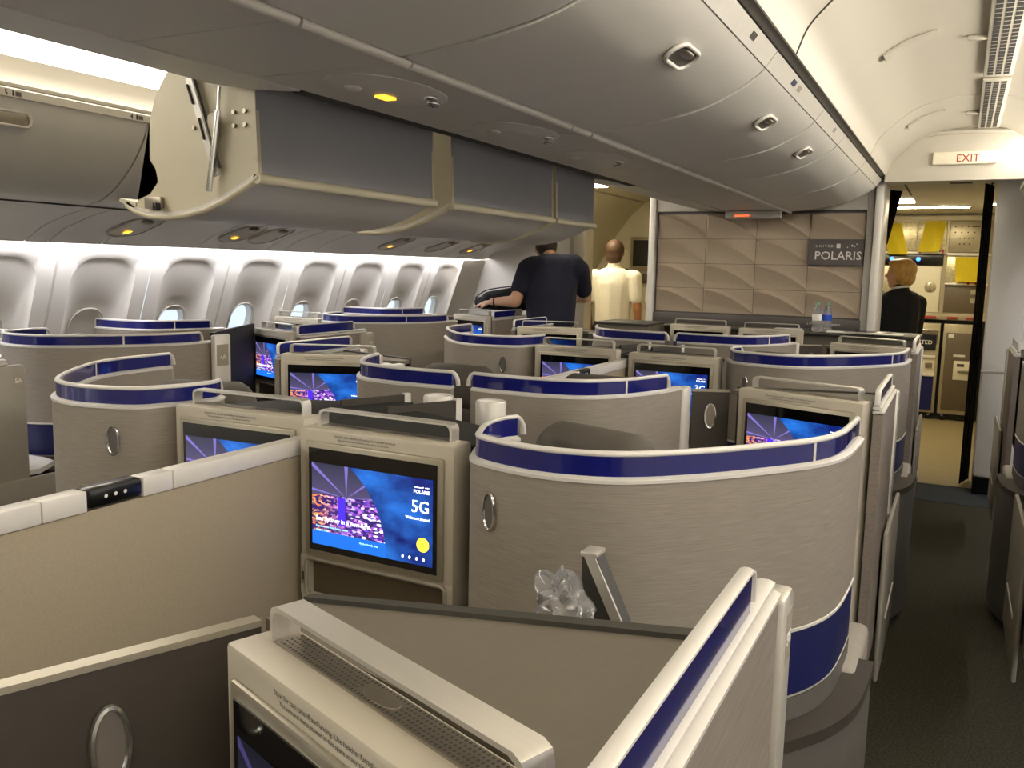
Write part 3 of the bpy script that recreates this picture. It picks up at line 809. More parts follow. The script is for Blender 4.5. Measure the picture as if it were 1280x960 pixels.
bmesh.ops.transform(bm, matrix=Matrix.Translation((-.285, GY-.025, 1.40)) @ Matrix.Rotation(math.pi/2, 4, 'X'), verts=bm.verts[:])
fin(bm, 'latch_dish', 'galley_steel', g, smooth=1)
boxo('latch_bar', 'chrome', g, -.293, -.277, GY-.055, GY-.03, 1.355, 1.45, .006)
cab(-.145, .22, 1.445, 1.725, 'foil'); cab(-.15, .25, 1.425, 1.445, 'rail', 'shelf', .05)
cab(-.145, .20, 1.135, 1.42, 'galley_brown', 'niche', .01)
for q in (1.33, 1.24): boxo('socket', 'galley_steel', g, .10, .16, GY-.018, GY-.01, q, q+.05)
cab(-1.5, .30, 1.06, 1.125, 'galley_steel', 'worktop', .12)
boxo('recess', 'black', g, -1.5, .30, GY-.03, GY, .02, 1.06)
for i, (x, z0, z1, wd, tilt) in enumerate(((-.66, 1.735, 2.065, .19, -.09), (-.30, 1.765, 2.085, .20, .05), (.045, 1.46, 1.715, .21, -.02))):
    bm = bmesh.new(); nx = 8; V = []
    for j in range(9):
        row = []
        for k in range(nx+1):
            u, v = k/nx-.5, j/8
            row.append(bm.verts.new((x+u*wd+(v-.5)*tilt, GY-.045-.012*math.sin(u*5+v*3)-.03*(1-v)-.035, z0+v*(z1-z0))))
        V.append(row)
    for j in range(8):
        for k in range(nx): bm.faces.new((V[j][k], V[j][k+1], V[j+1][k+1], V[j+1][k]))
    bmesh.ops.solidify(bm, geom=bm.faces[:], thickness=.001)
    o = fin(bm, 'paper_notice', 'paper', None, smooth=1)
    tag(o, ['yellow paper hanging on the left upper galley door', 'yellow paper on the upper galley door beside the switch panel', 'yellow paper on the galley door below the switch panel'][i], 'paper', 'yellow galley papers')
def latch_red(x, z, w_):
    return boxo('red_latch', 'red', g, x, x+w_, GY-.16, GY-.12, z, z+.022, .004)
for x, z in ((-.42, 1.772), (-.20, 1.772), (.06, 1.45), (.13, 1.45)): boxo('red_latch', 'red', g, x, x+.02, GY-.075, GY-.06, z-.02, z+.02)
for x, w_ in ((-.47, .03), (-.34, .14), (-.10, .1), (.08, .06), (.14, .05)): latch_red(x, 1.075, w_)
def cart(x0, x1, label, kind):
    t = thing('galley_cart', label, 'cart', ((x0+x1)/2, GY-.2, 0), 'galley carts')
    yf = GY-.13
    boxo('body', 'galley_steel', t, x0, x1, yf, GY-.035, .07, 1.02, .008)
    if kind == 'blue':
        boxo('top_drawer', 'galley_brown', t, x0+.02, x1-.02, yf-.01, yf, .80, .92)
        boxo('top_rail', 'chrome', t, x0+.01, x1-.01, yf-.02, yf, .935, .955, .004)
        p = boxo('name_panel', 'curtain', t, x0+.01, x1-.03, yf-.014, yf-.009, .74, .90)
        fin(text_join([('UNITED', .06, 'LEFT', Matrix.Translation((x0+.03, yf-.015, .80)) @ FRONT)]), 'lettering', 'ink_light', t)
        boxo('rail_bar', 'rail', t, x0+.01, x1-.03, yf-.03, yf, .655, .68, .005)
        boxo('mid_panel', 'galley_wall', t, x0+.02, x1-.03, yf-.008, yf, .48, .655)
        boxo('handle', 'steel', t, x1-.12, x1-.05, yf-.03, yf-.008, .55, .61, .01)
        boxo('rail_bar', 'rail', t, x0+.01, x1-.03, yf-.03, yf, .46, .485, .005)
        boxo('blue_door', 'navy_panel', t, x0+.01, x1-.03, yf-.012, yf, .10, .46)
    else:
        boxo('door', 'galley_brown', t, x0+.03, x1-.03, yf-.012, yf, .12, .93, .006)
        boxo('sticker', 'rail', t, x0+.05, x0+.10, yf-.015, yf-.012, .88, .92)
        boxo('plate', 'rail', t, x0+.11, x0+.22, yf-.018, yf-.012, .68, .705, .004)
        boxo('latch_box', 'galley_wall', t, x0+.12, x1-.03, yf-.02, yf-.011, .44, .64, .004)
        boxo('latch_handle', 'steel', t, x0+.16, x1-.05, yf-.04, yf-.02, .52, .545, .006)
        boxo('latch_slot', 'ink', t, x0+.15, x0+.22, yf-.022, yf-.019, .58, .61)
    for q in (x0+.05, x1-.05):
        bm = bmesh.new(); cyl(bm, (q-.015, yf+.03, .035), (q+.015, yf+.03, .035), .035, n=12); fin(bm, 'wheel', 'black', t, smooth=.8)
cart(-.80, -.48, 'steel galley cart half hidden behind the woman in black', 'plain')
cart(-.46, -.15, 'galley cart with a dark name panel and blue lower door', 'blue')
cart(-.12, .225, 'brown fronted galley cart with a beige latch box', 'brown')
def curtain(x0, x1, y0, y1, z0, z1, label, tie=0):
    bm = bmesh.new(); n = 26; rows = []
    for j in range(7):
        v = j/6; row = []
        for k in range(n+1):
            u = k/n
            xx = x0+(x1-x0)*(u*(1-tie*(1-v)))
            row.append(bm.verts.new((xx, y0+(y1-y0)*u+.018*math.sin(u*30), z0+(z1-z0)*v)))
        rows.append(row)
    for j in range(6):
        for k in range(n): bm.faces.new((rows[j][k], rows[j][k+1], rows[j+1][k+1], rows[j+1][k]))
    bmesh.ops.solidify(bm, geom=bm.faces[:], thickness=.006)
    return tag(fin(bm, 'curtain', 'curtain', None, smooth=1), label, 'curtain', 'galley curtains')
curtain(.10, .165, 7.06, 7.30, .01, 2.16, 'dark gathered curtain beside the white right jamb')
curtain(-.56, -.455, 7.45, 7.55, 1.75, 2.16, 'dark curtain corner gathered at the left of the galley opening', .75)

# ================================================================== SEATS
PP = 2.20
def col_map(col):
    if col == 'G': return lambda x, y: (x, y)
    if col == 'D': return lambda x, y: (2*XC-x+(.06 if y < 3.2 else .03), y+.08)
    if col == 'd': return lambda x, y: (2*XC-x+.02, y-.01)
    if col == 'A': return lambda x, y: (x-2.93, y+.96)
    return lambda x, y: (.105-x, y+.22)
ECURVE = [(-.845, 1.70), (-.862, 1.66), (-.857, 1.585), (-.832, 1.515), (-.80, 1.460), (-.70, 1.424), (-.60, 1.422), (-.50, 1.460), (-.39, 1.565), (-.28, 1.71), (-.225, 1.80), (-.196, 1.90), (-.187, 2.03), (-.185, 2.12)]
OCURVE = [(-1.31, 2.335), (-1.22, 2.325), (-1.10, 2.328), (-1.0, 2.345), (-.93, 2.385), (-.87, 2.47), (-.825, 2.575), (-.795, 2.68), (-.785, 2.74)]
def mapped(curve, col, k, n=4):
    f = col_map(col)
    return [Vector((*f(p.x, p.y+PP*k), 0)) for p in catmull([(*q, 0) for q in curve], n)]
def rail(name, pts, z, w_, h, m_, parent, n=8):
    bm = bmesh.new(); sweep(bm, [(p.x, p.y, z) for p in pts], w_, h, n); return fin(bm, name, m_, parent, smooth=1)
def accent(pts, parent, zr=1.13, zt=1.178, cut=(0, 0)):
    """blue strip with its pale frame, rounded down at both ends"""
    q = pts[cut[0]:len(pts)-cut[1]]
    bm = bmesh.new(); wall_plan(bm, q, zr+.004, zt-.003, .010); fin(bm, 'accent_strip', 'blue', parent, smooth=.6)
    def down(a, b):
        d = (a-b).normalized()
        return [(a.x+d.x*e, a.y+d.y*e, zt-dz) for e, dz in ((.020, .040), (.018, .022), (.012, .010), (.005, .003))]
    path = down(q[0], q[1])+[(p.x, p.y, zt) for p in q]+down(q[-1], q[-2])[::-1]
    bm = bmesh.new(); sweep(bm, path, .014, .011, 8); fin(bm, 'top_rail', 'rail', parent, smooth=1)
    for f in (.74,):
        p = q[int(len(q)*f)]; p2 = q[int(len(q)*f)+1]; d = (p2-p).normalized()
        bm = bmesh.new(); wall_plan(bm, [p, p+d*.007], zr+.004, zt-.003, .0125); fin(bm, 'joint', 'rail', parent)
def oval(name, c, d, nrm, w_, h, m1, m2, parent):
    c, d, nrm = Vector(c), Vector(d), Vector(nrm)
    pts = [c+d*(w_/2*math.cos(a))+Vector((0, 0, h/2*math.sin(a)))+nrm*.004 for a in [2*math.pi*k/22 for k in range(22)]]
    bm = bmesh.new(); sweep(bm, pts, .007, .007, 6, closed=True); o = fin(bm, name, m1, parent, smooth=1)
    bm = bmesh.new(); f = [bm.verts.new(p) for p in pts]; bm.faces.new(f)
    fin(bm, 'lens', m2, o)
def seat_parts(t, c, ang, ztop):
    """cushioned seat inside the shell: base, cushion, backrest, headrest"""
    R = Matrix.Translation((c[0], c[1], 0)) @ Matrix.Rotation(ang, 4, 'Z')
    def put(nm, m_, bmm, sm=.7):
        bmesh.ops.transform(bmm, matrix=R, verts=bmm.verts[:]); fin(bmm, nm, m_, t, smooth=sm)
    bm = bmesh.new(); bx(bm, -.20, .20, .10, .50, .08, .36, .02); put('seat_base', 'darker', bm)
    bm = bmesh.new(); bx(bm, -.23, .23, .05, .54, .36, .48, .04, 3); put('cushion', 'cushion', bm)
    bm = bmesh.new(); bx(bm, -.23, .23, -.06, .07, .40, 1.02, .05, 3); put('backrest', 'cushion', bm)
    bm = bmesh.new(); bx(bm, -.16, .16, -.07, .05, ztop-.18, ztop, .055, 4)
    for v in bm.verts: v.co.z -= .35*max(0, abs(v.co.x)-.08)*(1 if v.co.z > ztop-.08 else 0)
    put('headrest', 'cushion', bm)
def even_seat(col, k, label, grp):
    f = col_map(col); pts = mapped(ECURVE, col, k)
    c = f(-.60, 1.9+PP*k); t = thing('seat_shell', label, 'seat', (c[0], c[1], 0), grp)
    bm = bmesh.new(); wall_plan(bm, pts, .80, 1.128, .030); fin(bm, 'shell_panel', 'shell', t, smooth=.7)
    rail('upper_rail', pts, 1.130, .038, .016, 'rail', t)
    accent(pts, t, cut=(0, 5) if col == 'A' else (0, 0))
    rail('lower_rail', pts, .802, .038, .014, 'rail', t)
    bm = bmesh.new(); wall_plan(bm, pts, .665, .796, .028); fin(bm, 'lower_panel', 'navy_panel', t, smooth=.7)
    rail('lower_bead', pts, .662, .032, .008, 'silver', t)
    bm = bmesh.new(); wall_plan(bm, pts, .06, .658, .030); fin(bm, 'base_panel', 'grey_base', t, smooth=.7)
    # stepped base toward the aisle
    sgn = -1 if col in ('D', 'd', 'L') else 1
    seg = pts[28:]
    bm = bmesh.new(); wall_plan(bm, seg, .04, .585, .05, shift=-.045*sgn); fin(bm, 'side_box', 'grey_base', t, smooth=.7)
    bm = bmesh.new(); wall_plan(bm, seg, .587, .612, .058, shift=-.045*sgn); fin(bm, 'box_rim', 'dark', t, smooth=.7)
    a = f(-.140, 2.02+PP*k); b = f(-.215, 2.34+PP*k)
    boxo('armrest', 'armrest', t, min(a[0], b[0]), max(a[0], b[0]), a[1], b[1], .48, .62, .02, 3)
    # aisle edge trim
    e = pts[-1]
    bm = bmesh.new(); cyl(bm, (e.x, e.y, .62), (e.x, e.y, 1.125), .012, n=10); fin(bm, 'edge_trim', 'rail', t, smooth=.8)
    # oval courtesy lamp
    i = 18
    p = pts[i]; d = (pts[i+1]-pts[i-1]).normalized(); nrm = Vector((d.y, -d.x, 0))
    if nrm.y > 0: nrm = -nrm
    oval('courtesy_lamp', (p.x+nrm.x*.015, p.y+nrm.y*.015, 1.045), d, nrm, .030, .072, 'chrome', 'grey_base', t)
    sc = f(-.69, 1.80+PP*k); ang = math.radians(-18)*sgn
    seat_parts(t, sc, ang, 1.165)
    return t
def odd_seat(col, k, label, grp, part=True, seat=True, shell=True):
    f = col_map(col); pts = mapped(OCURVE, col, k)
    c = f(-1.05, 2.7+PP*k); t = thing('seat_shell', label, 'seat', (c[0], c[1], 0), grp)
    if shell:
        bm = bmesh.new(); wall_plan(bm, pts, .30, 1.128, .030); fin(bm, 'shell_panel', 'shell', t, smooth=.7)
        rail('upper_rail', pts, 1.130, .036, .016, 'rail', t)
        accent(pts, t, cut=(0, 5))
        bm = bmesh.new(); wall_plan(bm, pts, .06, .30, .028); fin(bm, 'base_panel', 'grey_base', t, smooth=.7)
    p = f(-.783, 2.80+PP*k)
    if shell: boxo('end_post', 'rail', t, p[0]-.017, p[0]+.017, p[1]-.045, p[1]+.04, .30, 1.128, .008)
    if seat:
        sc = f(-1.065, 2.80+PP*k); seat_parts(t, sc, 0, 1.155)
    if part:
        a = Vector(f(-.765, 2.845+PP*k)); b = Vector(f(-.655, 2.895+PP*k))
        a = Vector((*a, 0)); b = Vector((*b, 0))
        if col in ('G', 'D', 'd'):
            a = Vector((*f(-.775, 2.60+PP*k), 0)) if not shell else a
        bm = bmesh.new(); wall_plan(bm, [a, b], .0, 1.110, .016); pn = fin(bm, 'partition', 'dark', t)
        bm = bmesh.new(); wall_plan(bm, [a, b], 1.110, 1.117, .019); fin(bm, 'partition_cap', 'bezel', t)
        m_ = (a+b)/2; d = (b-a).normalized(); nrm = Vector((d.y, -d.x, 0))
        if nrm.y > 0: nrm = -nrm
        oval('courtesy_lamp', (m_.x+nrm.x*.009, m_.y+nrm.y*.009, 1.03), d, nrm, .034, .080, 'chrome', 'steel', pn)
    return t

# -------------------------------------------------------- monitor consoles
def screen_parts():
    pass
def make_monitor():
    t = thing('monitor_console', 'prototype', 'monitor'); t['_local'] = 1
    # housing with a sloping brow and a niche below the screen
    bm = bmesh.new()
    bx(bm, -.205, .205, 0, .07, .84, 1.14, .006); bx(bm, -.205, .205, 0, .07, 0, .752, .006)
    bx(bm, -.205, -.185, 0, .07, .75, .845); bx(bm, .185, .205, 0, .07, .75, .845); bx(bm, -.19, .19, .062, .07, .75, .845)
    fin(bm, 'housing', 'cream', t, smooth=.6)
    bm = bmesh.new(); bx(bm, -.186, .186, .02, .061, .752, .84); fin(bm, 'niche', 'galley_brown', t)
    bm = bmesh.new(); sweep(bm, [(a, -.001, .796+b) for a, b in rrect(.375, .088, .014, 4)], .010, .010, 6, closed=True); fin(bm, 'niche_frame', 'cream_dark', t, smooth=1)
    bm = bmesh.new(); bx(bm, -.184, .184, -.007, .002, .850, 1.112, .005); fr = fin(bm, 'bezel', 'bezel', t, smooth=.6)
    bm = bmesh.new(); bx(bm, -.170, .170, -.009, -.005, .865, 1.098); fin(bm, 'screen_glass', 'glass_black', t)
    # lit picture
    me = bpy.data.meshes.new('display')
    w0, w1, z0, z1 = -.161, .161, .880, 1.066
    me.from_pydata([(w0, -.0096, z0), (w1, -.0096, z0), (w1, -.0096, z1), (w0, -.0096, z1)], [], [(0, 1, 2, 3)])
    uv = me.uv_layers.new(name='UVMap')
    for li, c in enumerate(((0, 0), (1, 0), (1, 1), (0, 1))): uv.data[li].uv = c
    d = new_obj('display', me, 'display'); d.parent = t
    def T(x, z): return Matrix.Translation((x, -.0100, z)) @ FRONT
    for it in (('POLARIS', .0105, 'RIGHT', T(.153, 1.034)), ('Welcome aboard', .0085, 'RIGHT', T(.153, .977)), ('See Sydney in a new light.', .0148, 'LEFT', T(-.150, .936))):
        fin(text_join([it]), 'lettering', 'txt_white', t)
    for it in (('Experience the Vivid Sydney festival', .0062, 'LEFT', T(-.150, .921)), ('this June 2020', .0062, 'LEFT', T(-.150, .912)), ('Fly the friendly skies', .0062, 'RIGHT', T(.022, .899))):
        fin(text_join([it]), 'small_print', 'txt_cyan', t)
    bm = bmesh.new(); bx(bm, .116, .134, -.0102, -.0098, 1.0455, 1.0475)
    for q, s in ((.1365, .0018), (.143, .0012), (.1475, .0016), (.151, .0012)): ellip(bm, (q, -.010, 1.0475), (s, .0003, s), None, 1)
    for q in (.086, .1035, .1215, .139): ellip(bm, (q, -.010, .893), (.0034, .0003, .0042), None, 1)
    fin(bm, 'icons', 'txt_white', t)
    bm = bmesh.new(); cyl(bm, (.137, -.0098, .925), (.137, -.0103, .925), .0155, n=24); b = fin(bm, 'round_button', 'btn_yellow', t)
    bm = bmesh.new(); sweep(bm, [(.134, -.0106, .932), (.140, -.0106, .925), (.134, -.0106, .918)], .0012, .0012, 4); fin(bm, 'chevron', 'ink', b)
    # notice print on the brow
    bm = text_join([('Stow for taxi, takeoff and landing. Use headset furnished.', .0072, 'LEFT', T(-.105, 1.1255).copy()), ('No personal items stowed in this space at any time.', .0066, 'LEFT', T(-.095, 1.118))])
    for v in bm.verts: v.co.y = -.0008
    fin(bm, 'notice_print', 'ink', t)
    boxo('socket_plate', 'bezel', t, -.202, -.189, -.004, .002, .775, .815, .003)
    boxo('usb_port', 'ink', t, -.198, -.192, -.005, -.003, .785, .805)
    # flat metal grab bar bridging a perforated grille
    path = [(-.1775, 1.139), (-.1775, 1.165), (-.1745, 1.174), (-.166, 1.178), (.166, 1.178), (.1745, 1.174), (.1775, 1.165), (.1775, 1.139)]
    bm = bmesh.new(); inn = [(x*.972, z-.0045 if z > 1.16 else z) for x, z in path]
    rows = [[bm.verts.new((x, y, z)) for x, z in path+inn[::-1]] for y in (.033, .063)]
    n = len(rows[0])
    for i in range(n): bm.faces.new((rows[0][i], rows[0][(i+1) % n], rows[1][(i+1) % n], rows[1][i]))
    L_ = len(path)
    for r in rows:
        for i in range(L_-1): bm.faces.new((r[i], r[i+1], r[n-2-i], r[n-1-i]))
    bmesh.ops.bevel(bm, geom=[e for e in bm.edges if len(e.link_faces) == 2 and abs(e.verts[0].co.y-e.verts[1].co.y) < 1e-4 and e.calc_face_angle(0) > 1], offset=.0012, segments=2, affect='EDGES')
    fin(bm, 'grab_bar', 'silver', t, smooth=.5)
    boxo('grille_plate', 'steel', t, -.170, .170, .034, .062, 1.139, 1.1425)
    bm = bmesh.new()
    for i in range(62):
        for j in range(5):
            x = -.162+i*.0053; y = .0375+j*.0053
            if abs(x+.01) < .026 and abs(y-.048) < .010: continue
            vs = [bm.verts.new((x+.0017*math.cos(a), y+.0017*math.sin(a), 1.1428)) for a in (0, 1.05, 2.09, 3.14, 4.19, 5.24)]
            bm.faces.new(vs)
    h = fin(bm, 'grille_holes', 'ink', t); h['kind'] = 'stuff'
    bm = bmesh.new(); lathe(bm, (0, 0, 0), [(.024, 0), (.0235, .0006), (.001, .0008)], 20)
    bmesh.ops.transform(bm, matrix=Matrix.Translation((-.01, .048, 1.1426)) @ Matrix.Diagonal((1, .42, 1, 1)), verts=bm.verts[:]); fin(bm, 'badge', 'steel', t)
    return t
def copy_tree(o, parent=None):
    c = o.copy(); C.objects.link(c); c.parent = parent
    for ch in o.children: copy_tree(ch, c)
    return c
PROTO = make_monitor()
used = [False]
def monitor(x, y, ang, label, code=None, lit=True):
    if not used[0]: t = PROTO; used[0] = True; kids = list(t.children)
    else: t = copy_tree(SRC[0])
    t.location = (x, y, 0); t.rotation_euler = (0, 0, ang); t['label'] = label; t['group'] = 'seat monitors'
    if code:
        o = fin(text_join([(code, .037, 'RIGHT', Matrix.Translation((.153, -.0100, .993)) @ FRONT)]), 'seat_number', 'txt_white', t)
    if not lit:
        for ch in list(t.children):
            if ch.name.split('.')[0] in ('lettering', 'small_print', 'icons', 'round_button', 'seat_number'):
                for c2 in list(ch.children): bpy.data.objects.remove(c2)
                bpy.data.objects.remove(ch)
            elif ch.name.split('.')[0] == 'display':
                ch.data = ch.data.copy(); ch.data.materials.clear(); ch.data.materials.append(M['display_dim'])
    return t
SRC = [copy_tree(PROTO)]    # clean source for the copies, removed at the end
EANG = math.radians(-20.5)
def mon_even(col, k, label, code=None, lit=True):
    f = col_map(col); p = f(-.411, 2.723+PP*k); s = -1 if col in ('D', 'd', 'L') else 1
    return monitor(p[0], p[1], EANG*s, label, code, lit)
def mon_odd(col, k, label, code=None, lit=True):
    f = col_map(col); p = f(-1.093, 1.512+PP*k); s = -1 if col in ('D', 'd', 'L') else 1
    return monitor(p[0], p[1], math.radians(-1.5)*s, label, code, lit)

# -------------------------------------------------------- side consoles (flat top and aisle wall)
def side_console(col, k, label, grp):
    f = col_map(col)
    c = f(-.35, 2.95+PP*k); t = thing('side_console', label, 'console', (c[0], c[1], 0), grp)
    y = 2.20+PP*k
    st = .40 if (col, k) == ('G', -1) else .475
    def W(l): return [f(px, py+y) for px, py in l]
    top = [(-.578, .678), (-.648, .700), (-.640, .765), (-.43, .826), (-.215, .887), (-.188, .894), (-.188, .566)]
    q = W(top)
    bm = bmesh.new(); poly_prism(bm, q, 1.102, 1.116); fin(bm, 'counter_top', 'counter', t)
    bm = bmesh.new(); poly_prism(bm, W([(-.644, .757), (-.640, .772), (-.43, .836), (-.206, .898), (-.206, .878), (-.43, .817)]), 1.09, 1.122); fin(bm, 'counter_rim', 'counter_rim', t)
    bm = bmesh.new(); poly_prism(bm, W([(-.575, .69), (-.63, .705), (-.622, .758), (-.43, .815), (-.21, .877), (-.21, .58)]), .62, 1.101); fin(bm, 'console_body', 'dark', t)
    pts = [Vector((*p, 0)) for p in W([(-.180, st), (-.180, .70), (-.180, .90), (-.180, 1.0), (-.180, 1.062)])]
    bm = bmesh.new(); wall_plan(bm, pts, .30, 1.112, .026); fin(bm, 'aisle_panel', 'aisle_fabric', t)
    rail('wall_rail', pts, 1.114, .034, .012, 'rail', t)
    sg_ = -1 if col in ('D', 'd', 'L') else 1
    q2 = [Vector((p.x-.004*sg_, p.y, 0)) for p in pts]
    rail('wall_rail', q2, 1.127, .026, .010, 'rail', t)
    q3 = [Vector((*p, 0)) for p in W([(-.184, st+.02), (-.184, .7), (-.184, .85), (-.184, .945)])]
    bm = bmesh.new(); wall_plan(bm, q3, 1.131, 1.176, .012); fin(bm, 'accent_strip', 'blue', t)
    e = q3[-1]; s0 = q3[0]
    bm = bmesh.new(); sweep(bm, [(s0.x, s0.y-.017, 1.136), (s0.x, s0.y-.017, 1.163), (s0.x, s0.y-.012, 1.173)]+[(p.x, p.y, 1.178) for p in q3]+[(e.x, e.y+.012, 1.173), (e.x, e.y+.017, 1.163), (e.x, e.y+.017, 1.138)], .017, .008, 8); fin(bm, 'top_rail', 'rail', t, smooth=1)
    p = f(-.176, 1.095+y)
    boxo('end_post', 'silver' if col != 'A' else 'armrest', t, p[0]-.018, p[0]+.018, p[1]-(.03 if col != 'A' else .10), p[1]+.03, .30, 1.108, .008)
    po = .0185 if sg_ > 0 else -.0185
    boxo('placard', 'cream_dark', t, min(p[0], p[0]+po), max(p[0], p[0]+po), p[1]-.018, p[1]+.018, 1.02, 1.085)
    code = {('G', -1): '5G', ('G', 0): '3G', ('G', 1): '1G', ('A', -1): '5A', ('A', 0): '3A', ('A', 1): '1A'}.get((col, k))
    if code:
        R90 = Matrix.Rotation(math.pi/2, 4, 'Z') @ FRONT
        fin(text_join([(code, .024, 'CENTER', Matrix.Translation((p[0]+.0188, p[1], 1.042)) @ R90)]), 'seat_number', 'white_plastic', t)
    # low literature panel on the aisle
    a = f(-.144, .80+y); b = f(-.160, 1.42+y)
    boxo('low_panel', 'armrest', t, min(a[0], b[0]), max(a[0], b[0]), a[1], b[1], .17, .68, .008, 2)
    o1 = f(-.140, .95+y); o2 = f(-.145, 1.32+y)
    boxo('panel_trim', 'rail', t, min(o1[0], o2[0]), max(o1[0], o2[0]), o1[1], o2[1], .34, .352)
    return t
def centre_top(col, k, label):
    f = col_map('D' if col == 'd' else col); y = PP*k; xi = -1.345 if col == 'G' else -1.30
    c = f(-1.1, 1.8+y); t = thing('rear_shelf', label, 'shelf', (c[0], c[1], 0), 'dark shelves behind the centre monitors')
    bm = bmesh.new(); poly_prism(bm, [f(px, py+y) for px, py in ((xi, 1.59), (-.905, 1.59), (-.915, 1.72), (-1.0, 1.84), (xi, 1.98))], 1.108, 1.120); fin(bm, 'shelf_top', 'darker', t)
    bm = bmesh.new(); poly_prism(bm, [f(px, py+y) for px, py in ((xi+.01, 1.6), (-.91, 1.6), (-.93, 1.72), (xi+.01, 1.96))], .0, 1.107); fin(bm, 'shelf_body', 'dark', t)
    f = col_map(col)
    a = Vector((*f(-1.16, 1.80+y), 0)); b = Vector((*f(-1.245, 2.075+y), 0))
    if col == 'G':
        a = Vector((*f(-1.30, 1.86+y), 0)); b = Vector((*f(-1.215, 2.06+y), 0))
    else:
        a = Vector((*f(-1.22, 1.90+y), 0)); b = Vector((*f(-1.315, 2.08+y), 0)) if False else Vector((*f(-1.30, 2.08+y), 0))
    bm = bmesh.new(); wall_plan(bm, [a, b], 1.06, 1.138, .012); fin(bm, 'fin', 'dark', t)
    d = (b-a).normalized()
    bm = bmesh.new(); wall_plan(bm, [b, b+d*.02], 1.075, 1.142, .016); fin(bm, 'fin_cap', 'rail', t)
    return t
def cup(x, y, label):
    bm = bmesh.new(); lathe(bm, (x, y, 1.0), [(.03, 0), (.042, .01), (.044, .125), (.040, .130), (.034, .127), (.030, .11)], 20)
    t = thing('reading_lamp', label, 'lamp', (x, y, 0), 'round lamps behind the centre monitors')
    fin(bm, 'lamp_body', 'rail', t, smooth=.8)
    bm = bmesh.new(); lathe(bm, (x, y, .0), [(.03, 0), (.03, .01), (.012, .012), (.012, 1.0)], 10); fin(bm, 'stem', 'silver', t, smooth=.8)
def divider(k, label):
    y = PP*k
    t = XD = XC+.028
    t = thing('privacy_divider', label, 'divider', (XD, .9+y, 0), 'beige centre dividers')
    boxo('panel', 'divider_cloth', t, XD-.012, XD+.012, .20+y, 1.58+y, .0, 1.068)
    for y0, y1 in ((.20, .90), (.90, .985), (1.10, 1.17), (1.17, 1.58)):
        boxo('top_rail', 'rail', t, XD-.018, XD+.018, y0+y+.0008, y1+y-.0008, 1.069, 1.106, .003)
    b = boxo('control_box', 'black', t, XD-.02, XD+.0195, .986+y, 1.099+y, 1.072, 1.108, .008)
    bm = bmesh.new()
    for q in (1.02, 1.04, 1.06): ellip(bm, (XD+.0198, q+y, 1.09), (.0006, .004, .004), None, 1)
    fin(bm, 'symbols', 'ink_light', b)
    return t

# ---- centre right column
odd_seat('G', -1, 'dark partition with an oval lamp at the bottom left corner', 'centre seats', seat=False, shell=False)
even_seat('G', 0, 'large curved taupe seat shell with blue rim nearest the camera', 'centre seats')
odd_seat('G', 0, 'curved seat shell between the screens marked 3G and 5G', 'centre seats')
even_seat('G', 1, 'wide curved seat shell with blue rim left of the galley aisle, second in line', 'centre seats')
odd_seat('G', 1, 'small far seat shell in front of the quilted wall, right of centre', 'centre seats')
mon_odd('G', 0, 'bright seat monitor showing 5G beside the beige divider', '5G')
mon_odd('G', 1, 'seat monitor showing 3G in the middle distance', '3G')
mon_odd('G', 2, 'far dark seat monitor below the quilted wall, right of the pair', None, False)
mon_even('G', -1, 'dark seat monitor console with grab bar nearest the camera', None, False)
mon_even('G', 0, 'lit seat monitor behind the large shell on the aisle side')
mon_even('G', 1, 'far aisle-side seat monitor beside the galley opening', None, False)
side_console('G', -1, 'near side console with grey flat top and blue trimmed aisle wall', 'centre consoles')
side_console('G', 0, 'side console behind the aisle monitor of the large shell', 'centre consoles')
side_console('G', 1, 'farthest side console next to the galley aisle', 'centre consoles')
centre_top('G', 0, 'dark shelf behind the 5G monitor'); centre_top('G', 1, 'dark shelf behind the 3G monitor')
# ---- centre left column
even_seat('D', 0, 'curved seat shell with blue rim left of the beige divider', 'centre seats')
odd_seat('d', 0, 'curved seat shell left of centre behind the dark fins', 'centre seats')
even_seat('D', 1, 'curved seat shell left of the middle monitors, near the left aisle', 'centre seats')
odd_seat('d', 1, 'small far seat shell in front of the quilted wall, left of centre', 'centre seats')
mon_odd('D', 0, 'seat monitor half hidden behind the large beige divider')
mon_odd('D', 1, 'seat monitor half hidden behind the far beige divider')
mon_odd('D', 2, 'far dark seat monitor below the quilted wall, left of the pair', None, False)
mon_even('D', 0, 'bright seat monitor with city picture on the left aisle side')
mon_even('D', 1, 'far seat monitor in front of the man in the navy shirt', None, False)
side_console('D', 0, 'side console behind the bright left aisle monitor', 'centre consoles')
side_console('D', 1, 'side console behind the far monitor by the man in navy', 'centre consoles')
centre_top('d', 0, 'dark shelf behind the monitor left of the beige divider'); centre_top('d', 1, 'dark shelf behind the far left centre monitor')
cup(-1.335, 2.17, 'left round lamp behind the dark fins'); cup(-1.155, 2.16, 'right round lamp behind the dark fins')
divider(0, 'large beige privacy divider with black control box in the foreground'); divider(1, 'small far beige privacy divider between the middle seats')
